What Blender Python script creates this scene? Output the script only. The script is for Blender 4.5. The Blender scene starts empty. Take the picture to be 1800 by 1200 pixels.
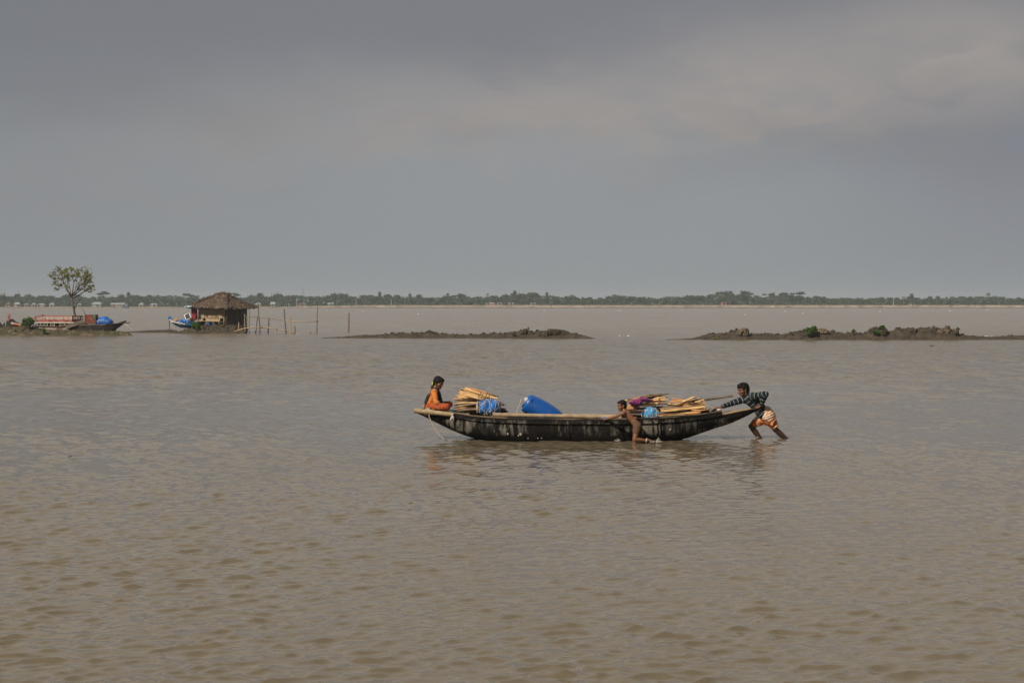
import bpy, bmesh, math, random
import numpy as np
from mathutils import Vector, Matrix

# ------------------------------------------------------------------ camera, sky, sun, exposure
SC = bpy.context.scene
COL = SC.collection
CAM_H = 2.55
FPX = 3000.0                                   # focal length in pixels of the 1800 px wide photograph (60 mm on 36 mm)
TILT = math.atan(67.0 / FPX)
cam_d = bpy.data.cameras.new('camera')
cam_d.lens = 60.0
cam_d.sensor_width = 36.0
cam_d.clip_start = 0.5
cam_d.clip_end = 9000.0
cam = bpy.data.objects.new('camera', cam_d)
COL.objects.link(cam)
cam.location = (0, 0, CAM_H)
cam.rotation_euler = (math.radians(90) - TILT, 0, 0)
SC.camera = cam

SUN_AZ = math.atan2(-0.68, -0.73)              # measured from +Y towards +X: the sun stands behind the camera to the left
SUN_EL = math.radians(40)
sun_d = bpy.data.lights.new('sun', 'SUN')
sun_d.energy = 5.0
sun_d.angle = math.radians(0.6)
sun_d.color = (1.0, 0.90, 0.76)
sun = bpy.data.objects.new('sun', sun_d)
COL.objects.link(sun)
to_sun = Vector((math.sin(SUN_AZ) * math.cos(SUN_EL), math.cos(SUN_AZ) * math.cos(SUN_EL), math.sin(SUN_EL)))
sun.rotation_euler = to_sun.to_track_quat('Z', 'Y').to_euler()
sun.location = to_sun * 60

SC.view_settings.view_transform = 'Standard'
SC.view_settings.look = 'None'
SC.view_settings.exposure = 0.0
SC.view_settings.gamma = 1.0

W = bpy.data.worlds.new('World')
SC.world = W
W.use_nodes = True
wn, wl = W.node_tree.nodes, W.node_tree.links
wn.clear()


def wnode(t, **kw):
    n = wn.new(t)
    for k, v in kw.items():
        setattr(n, k, v)
    return n


def wmath(op, a, b=None, clamp=False):
    n = wnode('ShaderNodeMath', operation=op, use_clamp=clamp)
    for i, v in enumerate((a, b)):
        if v is None:
            continue
        if isinstance(v, (int, float)):
            n.inputs[i].default_value = v
        else:
            wl.new(v, n.inputs[i])
    return n.outputs[0]


def wmix(fac, a, b):
    n = wnode('ShaderNodeMix', data_type='RGBA')
    for sock, v in ((n.inputs[0], fac), (n.inputs[6], a), (n.inputs[7], b)):
        if isinstance(v, tuple):
            sock.default_value = (*v, 1)
        elif isinstance(v, (int, float)):
            sock.default_value = v
        else:
            wl.new(v, sock)
    return n.outputs[2]


def wramp(src, lo, hi, smooth=True):
    n = wnode('ShaderNodeMapRange', interpolation_type='SMOOTHERSTEP' if smooth else 'LINEAR')
    wl.new(src, n.inputs[0])
    n.inputs[1].default_value = lo
    n.inputs[2].default_value = hi
    return n.outputs[0]


tc = wnode('ShaderNodeTexCoord')
sep = wnode('ShaderNodeSeparateXYZ')
wl.new(tc.outputs['Generated'], sep.inputs[0])
dx, dz = sep.outputs[0], sep.outputs[2]


def wnoise(scale, sx, sz, off, detail=5, rough=0.5, dist=0.0):
    mp = wnode('ShaderNodeMapping')
    wl.new(tc.outputs['Generated'], mp.inputs[0])
    mp.inputs['Location'].default_value = off
    mp.inputs['Scale'].default_value = (sx, 1, sz)
    n = wnode('ShaderNodeTexNoise')
    wl.new(mp.outputs[0], n.inputs['Vector'])
    n.inputs['Scale'].default_value = scale
    n.inputs['Detail'].default_value = detail
    n.inputs['Roughness'].default_value = rough
    n.inputs['Distortion'].default_value = dist
    return n.outputs[0]


sky = wnode('ShaderNodeTexSky', sky_type='NISHITA')
sky.sun_disc = False
sky.sun_elevation = SUN_EL
sky.sun_rotation = SUN_AZ
sky.dust_density = 3.0
# overcast: a cloud deck over the Nishita sky (values are before the 0.1 background strength)
n_big = wnoise(3.2, 1.0, 2.6, (3.1, 0.0, 1.7), 3, 0.5, 0.3)
n_mid = wnoise(9.0, 1.0, 2.3, (0.3, 0.0, 0.2), 5, 0.52, 0.6)
n_fin = wnoise(26.0, 1.0, 2.4, (1.3, 0.0, 4.2), 4, 0.5, 0.4)
LOWC = (2.84, 2.97, 3.12)
TOPC = (2.02, 2.08, 2.32)
WARM = (3.42, 3.12, 2.95)
COOL = (2.05, 2.12, 2.45)
elev = wmath('ADD', dz, wmath('MULTIPLY', wmath('SUBTRACT', n_big, 0.5), 0.10))
base_c = wmix(wramp(elev, 0.055, 0.17), LOWC, TOPC)
# warm, sunlit patches on the underside of the deck, each at its own place in the sky
dy_ = sep.outputs[1]
su = wmath('DIVIDE', dx, wmath('MAXIMUM', dy_, 0.05))
sw = wmath('DIVIDE', dz, wmath('MAXIMUM', dy_, 0.05))
su = wmath('ADD', su, wmath('MULTIPLY', wmath('SUBTRACT', n_mid, 0.5), 0.16))
sw = wmath('ADD', sw, wmath('MULTIPLY', wmath('SUBTRACT', wmath('ADD', wmath('MULTIPLY', n_fin, 0.45), wmath('MULTIPLY', n_mid, 0.55)), 0.5), 0.115))
warm = None
for cx, cy, rx, ry, k in ((640, 205, 330, 75, .62), (960, 205, 190, 75, .72), (1290, 140, 190, 85, .95), (1440, 195, 300, 48, .62), (1650, 90, 230, 100, 1.15), (1760, 150, 160, 70, .45), (150, 290, 330, 80, .16)):
    a = wmath('DIVIDE', wmath('SUBTRACT', su, (cx - 900) / FPX), rx / FPX)
    b = wmath('DIVIDE', wmath('SUBTRACT', sw, (533 - cy) / FPX), ry / FPX)
    r2 = wmath('ADD', wmath('MULTIPLY', a, a), wmath('MULTIPLY', b, b))
    g = wmath('MULTIPLY', wmath('POWER', 2.718, wmath('MULTIPLY', r2, -1.0)), k)
    warm = g if warm is None else wmath('ADD', warm, g)
patch = wramp(wmath('ADD', wmath('MULTIPLY', n_mid, 0.6), wmath('MULTIPLY', n_fin, 0.4)), 0.36, 0.64)
front = wramp(dy_, 0.2, 0.6)
warm_f = wmath('MULTIPLY', wmath('MULTIPLY', warm, front), wmath('ADD', wmath('MULTIPLY', patch, 0.55), 0.55), clamp=True)
col1 = wmix(warm_f, base_c, WARM)
# a cool, darker shower to the right, low down
cool_f = wmath('MULTIPLY', wramp(dx, 0.10, 0.32), wmath('SUBTRACT', 1.0, wramp(dz, 0.085, 0.135)))
cool_f = wmath('MULTIPLY', cool_f, wramp(dz, -0.02, 0.09, False))
col2 = wmix(wmath('MULTIPLY', cool_f, 0.85), col1, COOL)
# the upper left is a little darker
dark_f = wmath('MULTIPLY', wmath('SUBTRACT', 1.0, wramp(dx, -0.42, 0.05)), wramp(dz, -0.14, 0.16))
col3 = wmix(wmath('MULTIPLY', dark_f, 0.40), col2, (1.75, 1.86, 2.0))
# higher up, above the storm bank, the deck is thinner and brighter
mott = wramp(wmath('ADD', wmath('MULTIPLY', n_mid, 0.6), wmath('MULTIPLY', n_big, 0.4)), 0.38, 0.62)
col3 = wmix(wmath('MULTIPLY', wmath('MULTIPLY', mott, wramp(dz, 0.03, 0.11)), 0.30), col3, (1.95, 1.98, 2.12))
hi_f = wmath('MULTIPLY', wmath('MULTIPLY', wramp(dz, 0.17, 0.25), wmath('SUBTRACT', 1.0, wramp(dz, 0.50, 0.75))), wramp(dy_, 0.1, 0.5))
col4 = wmix(hi_f, col3, (5.2, 4.93, 4.68))
bgc = wmix(0.975, sky.outputs[0], col4)
bg = wnode('ShaderNodeBackground')
wl.new(bgc, bg.inputs[0])
bg.inputs[1].default_value = 0.1
out = wnode('ShaderNodeOutputWorld')
wl.new(bg.outputs[0], out.inputs[0])

SC.render.engine = 'CYCLES'
SC.cycles.volume_bounces = 1
SC.cycles.max_bounces = 8


# ------------------------------------------------------------------ helpers
def P(px, py, Y):
    """The point at depth Y that stands at that place of the photograph (used to take real positions off it)."""
    a = (px - 900.0) / FPX
    b = -(py - 600.0) / FPX
    ct, st = math.cos(TILT), math.sin(TILT)
    d = Vector((a, ct + b * st, -st + b * ct))
    return Vector((0, 0, CAM_H)) + d * (Y / d.y)


def V(*a):
    return Vector(a)


MATS = {}


def material(name, c1, c2=None, scale=5.0, rough=0.7, bump=0.0, stretch=(1, 1, 1), detail=6, lo=0.35, hi=0.65,
             c3=None, scale3=1.5, lo3=0.5, hi3=0.62, spec=0.35, bscale=None, metallic=0.0, sheen=0.0, trans=0.0, coat=0.0,
             bdist=0.02):
    if name in MATS:
        return MATS[name]
    m = bpy.data.materials.new(name)
    m.use_nodes = True
    nt = m.node_tree
    b = nt.nodes['Principled BSDF']
    b.inputs['Roughness'].default_value = rough
    b.inputs['Specular IOR Level'].default_value = spec
    b.inputs['Metallic'].default_value = metallic
    b.inputs['Sheen Weight'].default_value = sheen
    b.inputs['Coat Weight'].default_value = coat
    b.inputs['Base Color'].default_value = (*c1, 1)
    t = nt.nodes.new('ShaderNodeTexCoord')
    mp = nt.nodes.new('ShaderNodeMapping')
    mp.inputs['Scale'].default_value = stretch
    nt.links.new(t.outputs['Object'], mp.inputs[0])

    def noise(s, d=detail):
        n = nt.nodes.new('ShaderNodeTexNoise')
        n.inputs['Scale'].default_value = s
        n.inputs['Detail'].default_value = d
        n.inputs['Roughness'].default_value = 0.6
        nt.links.new(mp.outputs[0], n.inputs['Vector'])
        return n.outputs[0]

    def rng(src, a, c):
        r = nt.nodes.new('ShaderNodeMapRange')
        r.interpolation_type = 'SMOOTHSTEP'
        nt.links.new(src, r.inputs[0])
        r.inputs[1].default_value = a
        r.inputs[2].default_value = c
        return r.outputs[0]
    cur = None
    if c2 is not None:
        mx = nt.nodes.new('ShaderNodeMix')
        mx.data_type = 'RGBA'
        nt.links.new(rng(noise(scale), lo, hi), mx.inputs[0])
        mx.inputs[6].default_value = (*c1, 1)
        mx.inputs[7].default_value = (*c2, 1)
        cur = mx.outputs[2]
    if c3 is not None:
        mx = nt.nodes.new('ShaderNodeMix')
        mx.data_type = 'RGBA'
        nt.links.new(rng(noise(scale3), lo3, hi3), mx.inputs[0])
        if cur is not None:
            nt.links.new(cur, mx.inputs[6])
        else:
            mx.inputs[6].default_value = (*c1, 1)
        mx.inputs[7].default_value = (*c3, 1)
        cur = mx.outputs[2]
    if cur is not None:
        nt.links.new(cur, b.inputs['Base Color'])
    if bump > 0:
        bm = nt.nodes.new('ShaderNodeBump')
        bm.inputs['Strength'].default_value = bump
        bm.inputs['Distance'].default_value = bdist
        nt.links.new(noise(bscale or scale * 2), bm.inputs['Height'])
        nt.links.new(bm.outputs[0], b.inputs['Normal'])
    if trans > 0:
        tr = nt.nodes.new('ShaderNodeBsdfTranslucent')
        if cur is not None:
            nt.links.new(cur, tr.inputs[0])
        else:
            tr.inputs[0].default_value = (*c1, 1)
        ms = nt.nodes.new('ShaderNodeMixShader')
        ms.inputs[0].default_value = trans
        nt.links.new(b.outputs[0], ms.inputs[1])
        nt.links.new(tr.outputs[0], ms.inputs[2])
        nt.links.new(ms.outputs[0], nt.nodes['Material Output'].inputs[0])
    MATS[name] = m
    return m


def origin_of(o):
    p = Vector((0, 0, 0))
    while o is not None:
        p += o.location
        o = o.parent
    return p


def thing(name, label, cat, loc=(0, 0, 0), group=None):
    o = bpy.data.objects.new(name, None)
    o.empty_display_size = 0.2
    COL.objects.link(o)
    o.location = loc
    o['label'] = label
    o['category'] = cat
    if group:
        o['group'] = group
    return o


def tag(o, label, cat, group=None):
    o['label'] = label
    o['category'] = cat
    if group:
        o['group'] = group
    return o


def struct(o, kind='structure'):
    o['kind'] = kind
    return o


class MB:
    """Collects shapes in world coordinates; build() links them as ONE mesh object."""

    def __init__(self):
        self.v, self.f, self.m = [], [], []
        self.mat = 0

    def add(self, vs, fs):
        o = len(self.v)
        self.v += [tuple(p) for p in vs]
        for f in fs:
            self.f.append(tuple(i + o for i in f))
            self.m.append(self.mat)

    def box(self, c, size, rot=None):
        c = Vector(c)
        hx, hy, hz = size[0] / 2, size[1] / 2, size[2] / 2
        vs = [Vector((x, y, z)) for x in (-hx, hx) for y in (-hy, hy) for z in (-hz, hz)]
        if rot is not None:
            vs = [rot @ p for p in vs]
        self.add([c + p for p in vs], [(0, 1, 3, 2), (4, 6, 7, 5), (0, 4, 5, 1), (2, 3, 7, 6), (0, 2, 6, 4), (1, 5, 7, 3)])

    def beam(self, a, b, w, h, up=(0, 0, 1)):
        a, b = Vector(a), Vector(b)
        d = (b - a).normalized()
        s = d.cross(Vector(up)).normalized()
        u = s.cross(d).normalized()
        vs = []
        for p in (a, b):
            for i, j in ((-1, -1), (1, -1), (1, 1), (-1, 1)):
                vs.append(p + s * (w / 2 * i) + u * (h / 2 * j))
        self.add(vs, [(3, 2, 1, 0), (4, 5, 6, 7), (0, 1, 5, 4), (1, 2, 6, 5), (2, 3, 7, 6), (3, 0, 4, 7)])

    def tube(self, pts, rad, seg=10, flat=None, flatk=1.0, roundcap=False):
        """tube through pts; rad number or list; flat = a direction along which the section is scaled by flatk"""
        pts = [Vector(p) for p in pts]
        n = len(pts)
        rad = [rad] * n if isinstance(rad, (int, float)) else list(rad)
        if roundcap:
            d0 = (pts[0] - pts[1]).normalized()
            d1 = (pts[-1] - pts[-2]).normalized()
            p0, p1, r0, r1 = pts[0], pts[-1], rad[0], rad[-1]
            A = [(0.97, .26), (0.7, .71), (.4, .92)]
            pts = [p0 + d0 * r0 * a for a, b in A] + pts + [p1 + d1 * r1 * a for a, b in A[::-1]]
            rad = [r0 * b for a, b in A] + rad + [r1 * b for a, b in A[::-1]]
            n = len(pts)
        vs, ref = [], None
        for i in range(n):
            d = (pts[min(i + 1, n - 1)] - pts[max(i - 1, 0)]).normalized()
            if ref is None:
                ref = Vector((0, 0, 1)) if abs(d.z) < 0.9 else Vector((1, 0, 0))
            s = d.cross(ref).normalized()
            u = s.cross(d).normalized()
            ref = u
            for k in range(seg):
                a = 2 * math.pi * k / seg
                off = s * math.cos(a) * rad[i] + u * math.sin(a) * rad[i]
                if flat is not None:
                    fl = Vector(flat).normalized()
                    off = off + fl * off.dot(fl) * (flatk - 1)
                vs.append(pts[i] + off)
        fs = []
        for i in range(n - 1):
            for k in range(seg):
                k2 = (k + 1) % seg
                fs.append((i * seg + k, i * seg + k2, (i + 1) * seg + k2, (i + 1) * seg + k))
        fs.append(tuple(range(seg))[::-1])
        fs.append(tuple((n - 1) * seg + k for k in range(seg)))
        self.add(vs, fs)

    def cap(self, a, b, ra, rb, seg=12):
        self.tube([a, b], [ra, rb], seg, roundcap=True)

    def ell(self, c, ax, ay, az, seg=14, rings=9):
        c, ax, ay, az = Vector(c), Vector(ax), Vector(ay), Vector(az)
        vs = [c + az]
        for i in range(1, rings):
            t = math.pi * i / rings
            for k in range(seg):
                a = 2 * math.pi * k / seg
                vs.append(c + az * math.cos(t) + (ax * math.cos(a) + ay * math.sin(a)) * math.sin(t))
        vs.append(c - az)
        fs = []
        for k in range(seg):
            fs.append((0, 1 + k, 1 + (k + 1) % seg))
        for i in range(rings - 2):
            for k in range(seg):
                a, b = 1 + i * seg + k, 1 + i * seg + (k + 1) % seg
                fs.append((a, a + seg, b + seg, b))
        last = len(vs) - 1
        o = 1 + (rings - 2) * seg
        for k in range(seg):
            fs.append((o + k, last, o + (k + 1) % seg))
        self.add(vs, fs)

    def sheet(self, rows, thick=None):
        """grid of points; thick = offset vector function or vector for the back face"""
        nr, nc = len(rows), len(rows[0])
        vs = [Vector(p) for r in rows for p in r]
        fs = [(i * nc + j, i * nc + j + 1, (i + 1) * nc + j + 1, (i + 1) * nc + j) for i in range(nr - 1) for j in range(nc - 1)]
        if thick is None:
            self.add(vs, fs)
            return
        n = len(vs)
        t = Vector(thick)
        vs = vs + [p + t for p in vs]
        fs = fs + [tuple(i + n for i in f)[::-1] for f in fs]
        ring = [j for j in range(nc)] + [i * nc + nc - 1 for i in range(1, nr)] + [(nr - 1) * nc + j for j in range(nc - 2, -1, -1)] + \
               [i * nc for i in range(nr - 2, 0, -1)]
        for a, b in zip(ring, ring[1:] + ring[:1]):
            fs.append((b, a, a + n, b + n))
        self.add(vs, fs)

    def mesh(self, name, off=(0, 0, 0)):
        me = bpy.data.meshes.new(name)
        ox, oy, oz = off
        me.from_pydata([(a - ox, b - oy, c - oz) for a, b, c in self.v], [], self.f)
        return me

    def build(self, name, mats, parent=None, smooth=False, loc=None, fix=True, angle=None):
        if not isinstance(mats, (list, tuple)):
            mats = [mats]
        if parent is not None:
            off = origin_of(parent)
        else:
            off = Vector(loc) if loc is not None else Vector((0, 0, 0))
        me = self.mesh(name, off)
        for m in mats:
            me.materials.append(m)
        if len(mats) > 1:
            me.polygons.foreach_set('material_index', self.m)
        if fix:
            bm = bmesh.new()
            bm.from_mesh(me)
            bmesh.ops.recalc_face_normals(bm, faces=bm.faces)
            bm.to_mesh(me)
            bm.free()
        if smooth:
            me.polygons.foreach_set('use_smooth', [True] * len(me.polygons))
            if angle:
                me.set_sharp_from_angle(angle=math.radians(angle))
        me.update()
        o = bpy.data.objects.new(name, me)
        COL.objects.link(o)
        if parent is not None:
            o.parent = parent
        else:
            o.location = off
        return o


def remeshed(mb, name, mats, parent, voxel=0.006, smooth=3, factor=0.4, paint=None, attr=None, jitter=None, loc=None):
    """union of the overlapping shapes of mb as one continuous skin"""
    off = origin_of(parent) if parent is not None else (Vector(loc) if loc is not None else Vector((0, 0, 0)))
    me = mb.mesh(name + '_raw', off)
    bm = bmesh.new()
    bm.from_mesh(me)
    bmesh.ops.recalc_face_normals(bm, faces=bm.faces)
    bm.to_mesh(me)
    bm.free()
    tmp = bpy.data.objects.new(name + '_raw', me)
    COL.objects.link(tmp)
    r = tmp.modifiers.new('r', 'REMESH')
    r.mode = 'VOXEL'
    r.voxel_size = voxel
    if smooth:
        s = tmp.modifiers.new('s', 'SMOOTH')
        s.factor = factor
        s.iterations = smooth
    dg = bpy.context.evaluated_depsgraph_get()
    dg.update()
    res = bpy.data.meshes.new_from_object(tmp.evaluated_get(dg))
    bpy.data.objects.remove(tmp)
    bpy.data.meshes.remove(me)
    res.name = name
    if not isinstance(mats, (list, tuple)):
        mats = [mats]
    res.materials.clear()
    for m in mats:
        res.materials.append(m)
    n = len(res.vertices)
    co = np.empty(n * 3)
    res.vertices.foreach_get('co', co)
    co = co.reshape(-1, 3)
    if jitter is not None:
        co2 = jitter(co + np.array(off)) - np.array(off)
        res.vertices.foreach_set('co', co2.ravel())
        co = co2
    if paint is not None:
        pc = np.empty(len(res.polygons) * 3)
        res.polygons.foreach_get('center', pc)
        idx = paint(pc.reshape(-1, 3) + np.array(off))
        res.polygons.foreach_set('material_index', idx.astype(np.int32))
    if attr is not None:
        for an, fn in attr.items():
            a = res.attributes.new(an, 'FLOAT', 'POINT')
            a.data.foreach_set('value', fn(co + np.array(off)).astype(np.float32))
    res.polygons.foreach_set('use_smooth', [True] * len(res.polygons))
    res.update()
    o = bpy.data.objects.new(name, res)
    COL.objects.link(o)
    if parent is not None:
        o.parent = parent
    else:
        o.location = off
    return o


def vnoise(x, y, seed=0):
    x, y = np.asarray(x, float), np.asarray(y, float)
    xi, yi = np.floor(x).astype(np.int64), np.floor(y).astype(np.int64)
    xf, yf = x - xi, y - yi

    def h(a, b):
        n = (a * 374761393 + b * 668265263 + seed * 974711) & 0x7fffffff
        n = ((n ^ (n >> 13)) * 1274126177) & 0x7fffffff
        n = (n ^ (n >> 16)) & 0xffff
        return n / 65535.0
    u, v = xf * xf * (3 - 2 * xf), yf * yf * (3 - 2 * yf)
    return (h(xi, yi) * (1 - u) + h(xi + 1, yi) * u) * (1 - v) + (h(xi, yi + 1) * (1 - u) + h(xi + 1, yi + 1) * u) * v


def fbm(x, y, seed=0, oct=4):
    s, a, t = 0, 0.5, 0
    for i in range(oct):
        s = s + a * vnoise(x * 2 ** i, y * 2 ** i, seed + i * 17)
        t += a
        a *= 0.5
    return s / t


def worley(x, y, seed=0):
    xi, yi = np.floor(x), np.floor(y)
    best = np.full(np.shape(x), 9.0)
    for i in (-1, 0, 1):
        for j in (-1, 0, 1):
            cx, cy = xi + i, yi + j
            px = cx + vnoise(cx + 0.0, cy + 0.0, seed)
            py = cy + vnoise(cx + 0.0, cy + 0.0, seed + 5)
            best = np.minimum(best, np.hypot(px - x, py - y))
    return best


# ------------------------------------------------------------------ water
def build_water():
    rng = np.random.default_rng(7)
    # rows (Y) and columns (X); finer where the camera stands near
    ys = [6.0]
    while ys[-1] < 2400:
        y = ys[-1]
        if y < 60:
            ys.append(y + max(0.026, min(0.0023 * y, 0.14)))
        elif y < 160:
            ys.append(y + 0.14 + (y - 60) * 0.0030)
        else:
            ys.append(y + 0.5 + (y - 160) * 0.045)
    ys = [-400, -120, -40, -10, 0, 3, 4.5, 5.2, 5.6] + ys
    ys = np.array(ys)
    xs = [0.0]
    while xs[-1] < 2400:
        x = xs[-1]
        xs.append(x + (0.032 if x < 4.5 else 0.045 if x < 8 else (0.07 if x < 13 else (0.10 + (x - 13) * 0.008 if x < 50 else 0.4 + (x - 50) * 0.05))))
    xs = np.array([-a for a in xs[:0:-1]] + xs)
    X, Y = np.meshgrid(xs, ys)
    DX = np.gradient(xs)[None, :] * np.ones_like(X)
    DY = np.gradient(ys)[:, None] * np.ones_like(Y)
    cell = np.maximum(DX, DY)
    Z = np.zeros_like(X)
    GX, GY = np.zeros_like(X), np.zeros_like(X)
    main = math.radians(-58)          # travel direction of the ripples: towards the camera and to the right
    patchy = 0.55 + 0.9 * fbm(X / 3.1 + 40, Y / 5.3 + 10, 3, 3)
    comps = []
    for i in range(58):                               # short wavelets
        lam = 0.13 * (0.40 / 0.13) ** rng.random()
        comps.append((lam, main + rng.normal(0, 0.60), 0.0074 * lam, 0))
    for i in range(10):
        lam = 0.6 + 2.0 * rng.random()
        comps.append((lam, main + rng.normal(0, 0.5), 0.0018 * lam, 0))
    offshore = np.clip((Y - 34) / 30, 0, 1)
    for i in range(46):                               # longer chop further out
        lam = 0.45 * (1.35 / 0.45) ** rng.random()
        comps.append((lam, main + rng.normal(-0.3, 0.55), 0.0060 * lam, 1))
    mincell = cell.min(axis=1)
    for lam, th, amp, off in comps:
        rows = np.nonzero((lam / mincell > 2.2) & (offshore[:, 0] > 0 if off else True))[0]
        sl = slice(rows[0], rows[-1] + 1)
        k = 2 * math.pi / lam
        cx, cy = math.cos(th), math.sin(th)
        ph = k * (cx * X[sl] + cy * Y[sl]) + rng.random() * 6.283
        ph = ph + 0.7 * np.sin(ph)                  # steep front, long back
        a = amp * np.clip((lam / cell[sl] - 2.2) / 2.2, 0, 1) * patchy[sl]
        if off:
            a = a * offshore[sl]
        sn = np.sin(ph)
        Z[sl] += a * np.cos(ph)
        GX[sl] -= cx * a * sn * 0.9
        GY[sl] -= cy * a * sn * 0.9
    for wx, wy, am, rad in ((4.06, 32.46, .016, .45), (5.03, 32.33, .016, .5), (2.37, 31.42, .016, .45), (2.75, 31.32, .02, .35), (-.68, 32.2, .006, .3)):
        r = np.hypot(X - wx, (Y - wy) * .9)
        Z += am * np.cos(r * 34 + 1.5 * np.sin(np.arctan2(Y - wy, X - wx) * 3)) * np.exp(-r / rad) * np.clip(r / .08, 0, 1)
    Z = Z + 9.0 * Z * np.abs(Z) * (Z > 0) - 0.3 * np.minimum(Z, 0)   # sharper crests, flatter troughs
    nr, nc = X.shape
    co = np.stack([X + GX, Y + GY, Z], -1).reshape(-1, 3)
    idx = np.arange(nr * nc).reshape(nr, nc)
    f = np.stack([idx[:-1, :-1], idx[:-1, 1:], idx[1:, 1:], idx[1:, :-1]], -1).reshape(-1, 4)
    me = bpy.data.meshes.new('water')
    me.vertices.add(len(co))
    me.vertices.foreach_set('co', co.ravel())
    me.loops.add(f.size)
    me.loops.foreach_set('vertex_index', f.ravel().astype(np.int32))
    me.polygons.add(len(f))
    me.polygons.foreach_set('loop_start', np.arange(0, f.size, 4, dtype=np.int32))
    me.polygons.foreach_set('loop_total', np.full(len(f), 4, dtype=np.int32))
    me.polygons.foreach_set('use_smooth', np.ones(len(f), dtype=bool))
    me.update(calc_edges=True)
    me.validate()

    m = bpy.data.materials.new('muddy_water')
    m.use_nodes = True
    nt = m.node_tree
    N, L = nt.nodes, nt.links
    b = N['Principled BSDF']
    b.inputs['IOR'].default_value = 1.33
    b.inputs['Specular IOR Level'].default_value = 0.5
    t = N.new('ShaderNodeTexCoord')
    sp = N.new('ShaderNodeSeparateXYZ')
    L.new(t.outputs['Object'], sp.inputs[0])

    def noise(scale, sx, sy, rot, detail=4, rough=0.55, dist=0.0):
        mp = N.new('ShaderNodeMapping')
        mp.inputs['Rotation'].default_value = (0, 0, rot)
        mp.inputs['Scale'].default_value = (sx, sy, 1)
        L.new(t.outputs['Object'], mp.inputs[0])
        n = N.new('ShaderNodeTexNoise')
        n.inputs['Scale'].default_value = scale
        n.inputs['Detail'].default_value = detail
        n.inputs['Roughness'].default_value = rough
        n.inputs['Distortion'].default_value = dist
        L.new(mp.outputs[0], n.inputs['Vector'])
        return n.outputs[0]

    def rngn(src, a, c, lo=0.0, hi=1.0):
        r = N.new('ShaderNodeMapRange')
        L.new(src, r.inputs[0])
        r.inputs[1].default_value, r.inputs[2].default_value = a, c
        r.inputs[3].default_value, r.inputs[4].default_value = lo, hi
        return r.outputs[0]

    def mul(a, c):
        n = N.new('ShaderNodeMath')
        n.operation = 'MULTIPLY'
        for i, v in enumerate((a, c)):
            if isinstance(v, (int, float)):
                n.inputs[i].default_value = v
            else:
                L.new(v, n.inputs[i])
        return n.outputs[0]
    # silt: the river beyond the bank carries a little more
    silt = noise(0.05, 1, 0.6, 0.2, 3)
    mx = N.new('ShaderNodeMix')
    mx.data_type = 'RGBA'
    L.new(rngn(silt, 0.35, 0.65), mx.inputs[0])
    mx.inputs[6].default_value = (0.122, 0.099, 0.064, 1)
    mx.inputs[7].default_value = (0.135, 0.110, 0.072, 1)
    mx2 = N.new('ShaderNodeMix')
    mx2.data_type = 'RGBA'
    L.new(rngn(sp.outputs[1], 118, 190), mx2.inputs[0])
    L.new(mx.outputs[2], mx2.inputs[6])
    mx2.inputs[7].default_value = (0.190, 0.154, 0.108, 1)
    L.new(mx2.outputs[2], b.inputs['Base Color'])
    # open river (beyond the bank) is choppier than the sheltered shallows
    river = rngn(sp.outputs[1], 128, 175)
    b.inputs['Roughness'].default_value = 0.06
    rr = rngn(sp.outputs[1], 45, 110, 0.07, 0.20)
    chop = rngn(noise(0.16, 1.0, 0.30, 0.1, 9, 0.75, 0.4), 0.36, 0.64, 1.5, 0.5)
    L.new(mul(rngn(river, 0, 1, 0.5, 0.40), chop), b.inputs['Specular IOR Level'])
    L.new(rr, b.inputs['Roughness'])
    # ripples too small for the mesh, and the waves of the far water
    fine = noise(5.5, 1.0, 0.55, math.radians(-32), 5, 0.6, 0.3)
    mid = noise(0.24, 2.6, 1.0, math.radians(6), 9, 0.54, 0.3)
    far_w = rngn(sp.outputs[1], 26, 120, 0.04, 1.0)
    b1 = N.new('ShaderNodeBump')
    b1.inputs['Distance'].default_value = 0.035
    calm = rngn(sp.outputs[1], 60, 118, 1.0, 0.8)
    # gusts roughen the surface in long uneven patches
    gust = rngn(noise(0.11, 1.0, 0.42, 0.15, 8, 0.72, 0.5), 0.36, 0.66, 0.25, 1.75)
    L.new(mul(mul(calm, gust), 0.26), b1.inputs['Strength'])
    L.new(fine, b1.inputs['Height'])
    b2 = N.new('ShaderNodeBump')
    b2.inputs['Distance'].default_value = 0.9
    addn = N.new('ShaderNodeMath')
    addn.operation = 'ADD'
    L.new(mul(mul(far_w, calm), 0.60), addn.inputs[0])
    L.new(mul(river, 0.5), addn.inputs[1])
    L.new(mul(addn.outputs[0], gust), b2.inputs['Strength'])
    L.new(mid, b2.inputs['Height'])
    L.new(b1.outputs[0], b2.inputs['Normal'])
    L.new(b2.outputs[0], b.inputs['Normal'])
    me.materials.append(m)
    o = bpy.data.objects.new('water', me)
    COL.objects.link(o)
    struct(o)


build_water()

# ------------------------------------------------------------------ mud banks
M_mud = material('mud', (0.030, 0.023, 0.014), (0.062, 0.047, 0.028), 2.2, 0.85, 0.8, c3=(0.045, 0.033, 0.020), scale3=0.8, bscale=7, bdist=0.05)
M_drymud = material('dry_mud', (0.145, 0.110, 0.070), (0.070, 0.052, 0.032), 3.0, 0.9, 0.9, bscale=8, bdist=0.06)
M_grassmud = material('grassy_mud', (0.060, 0.046, 0.026), (0.045, 0.046, 0.018), 1.6, 0.9, 0.9, c3=(0.12, 0.088, 0.052), scale3=2.4, bscale=8, bdist=0.06)


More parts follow.
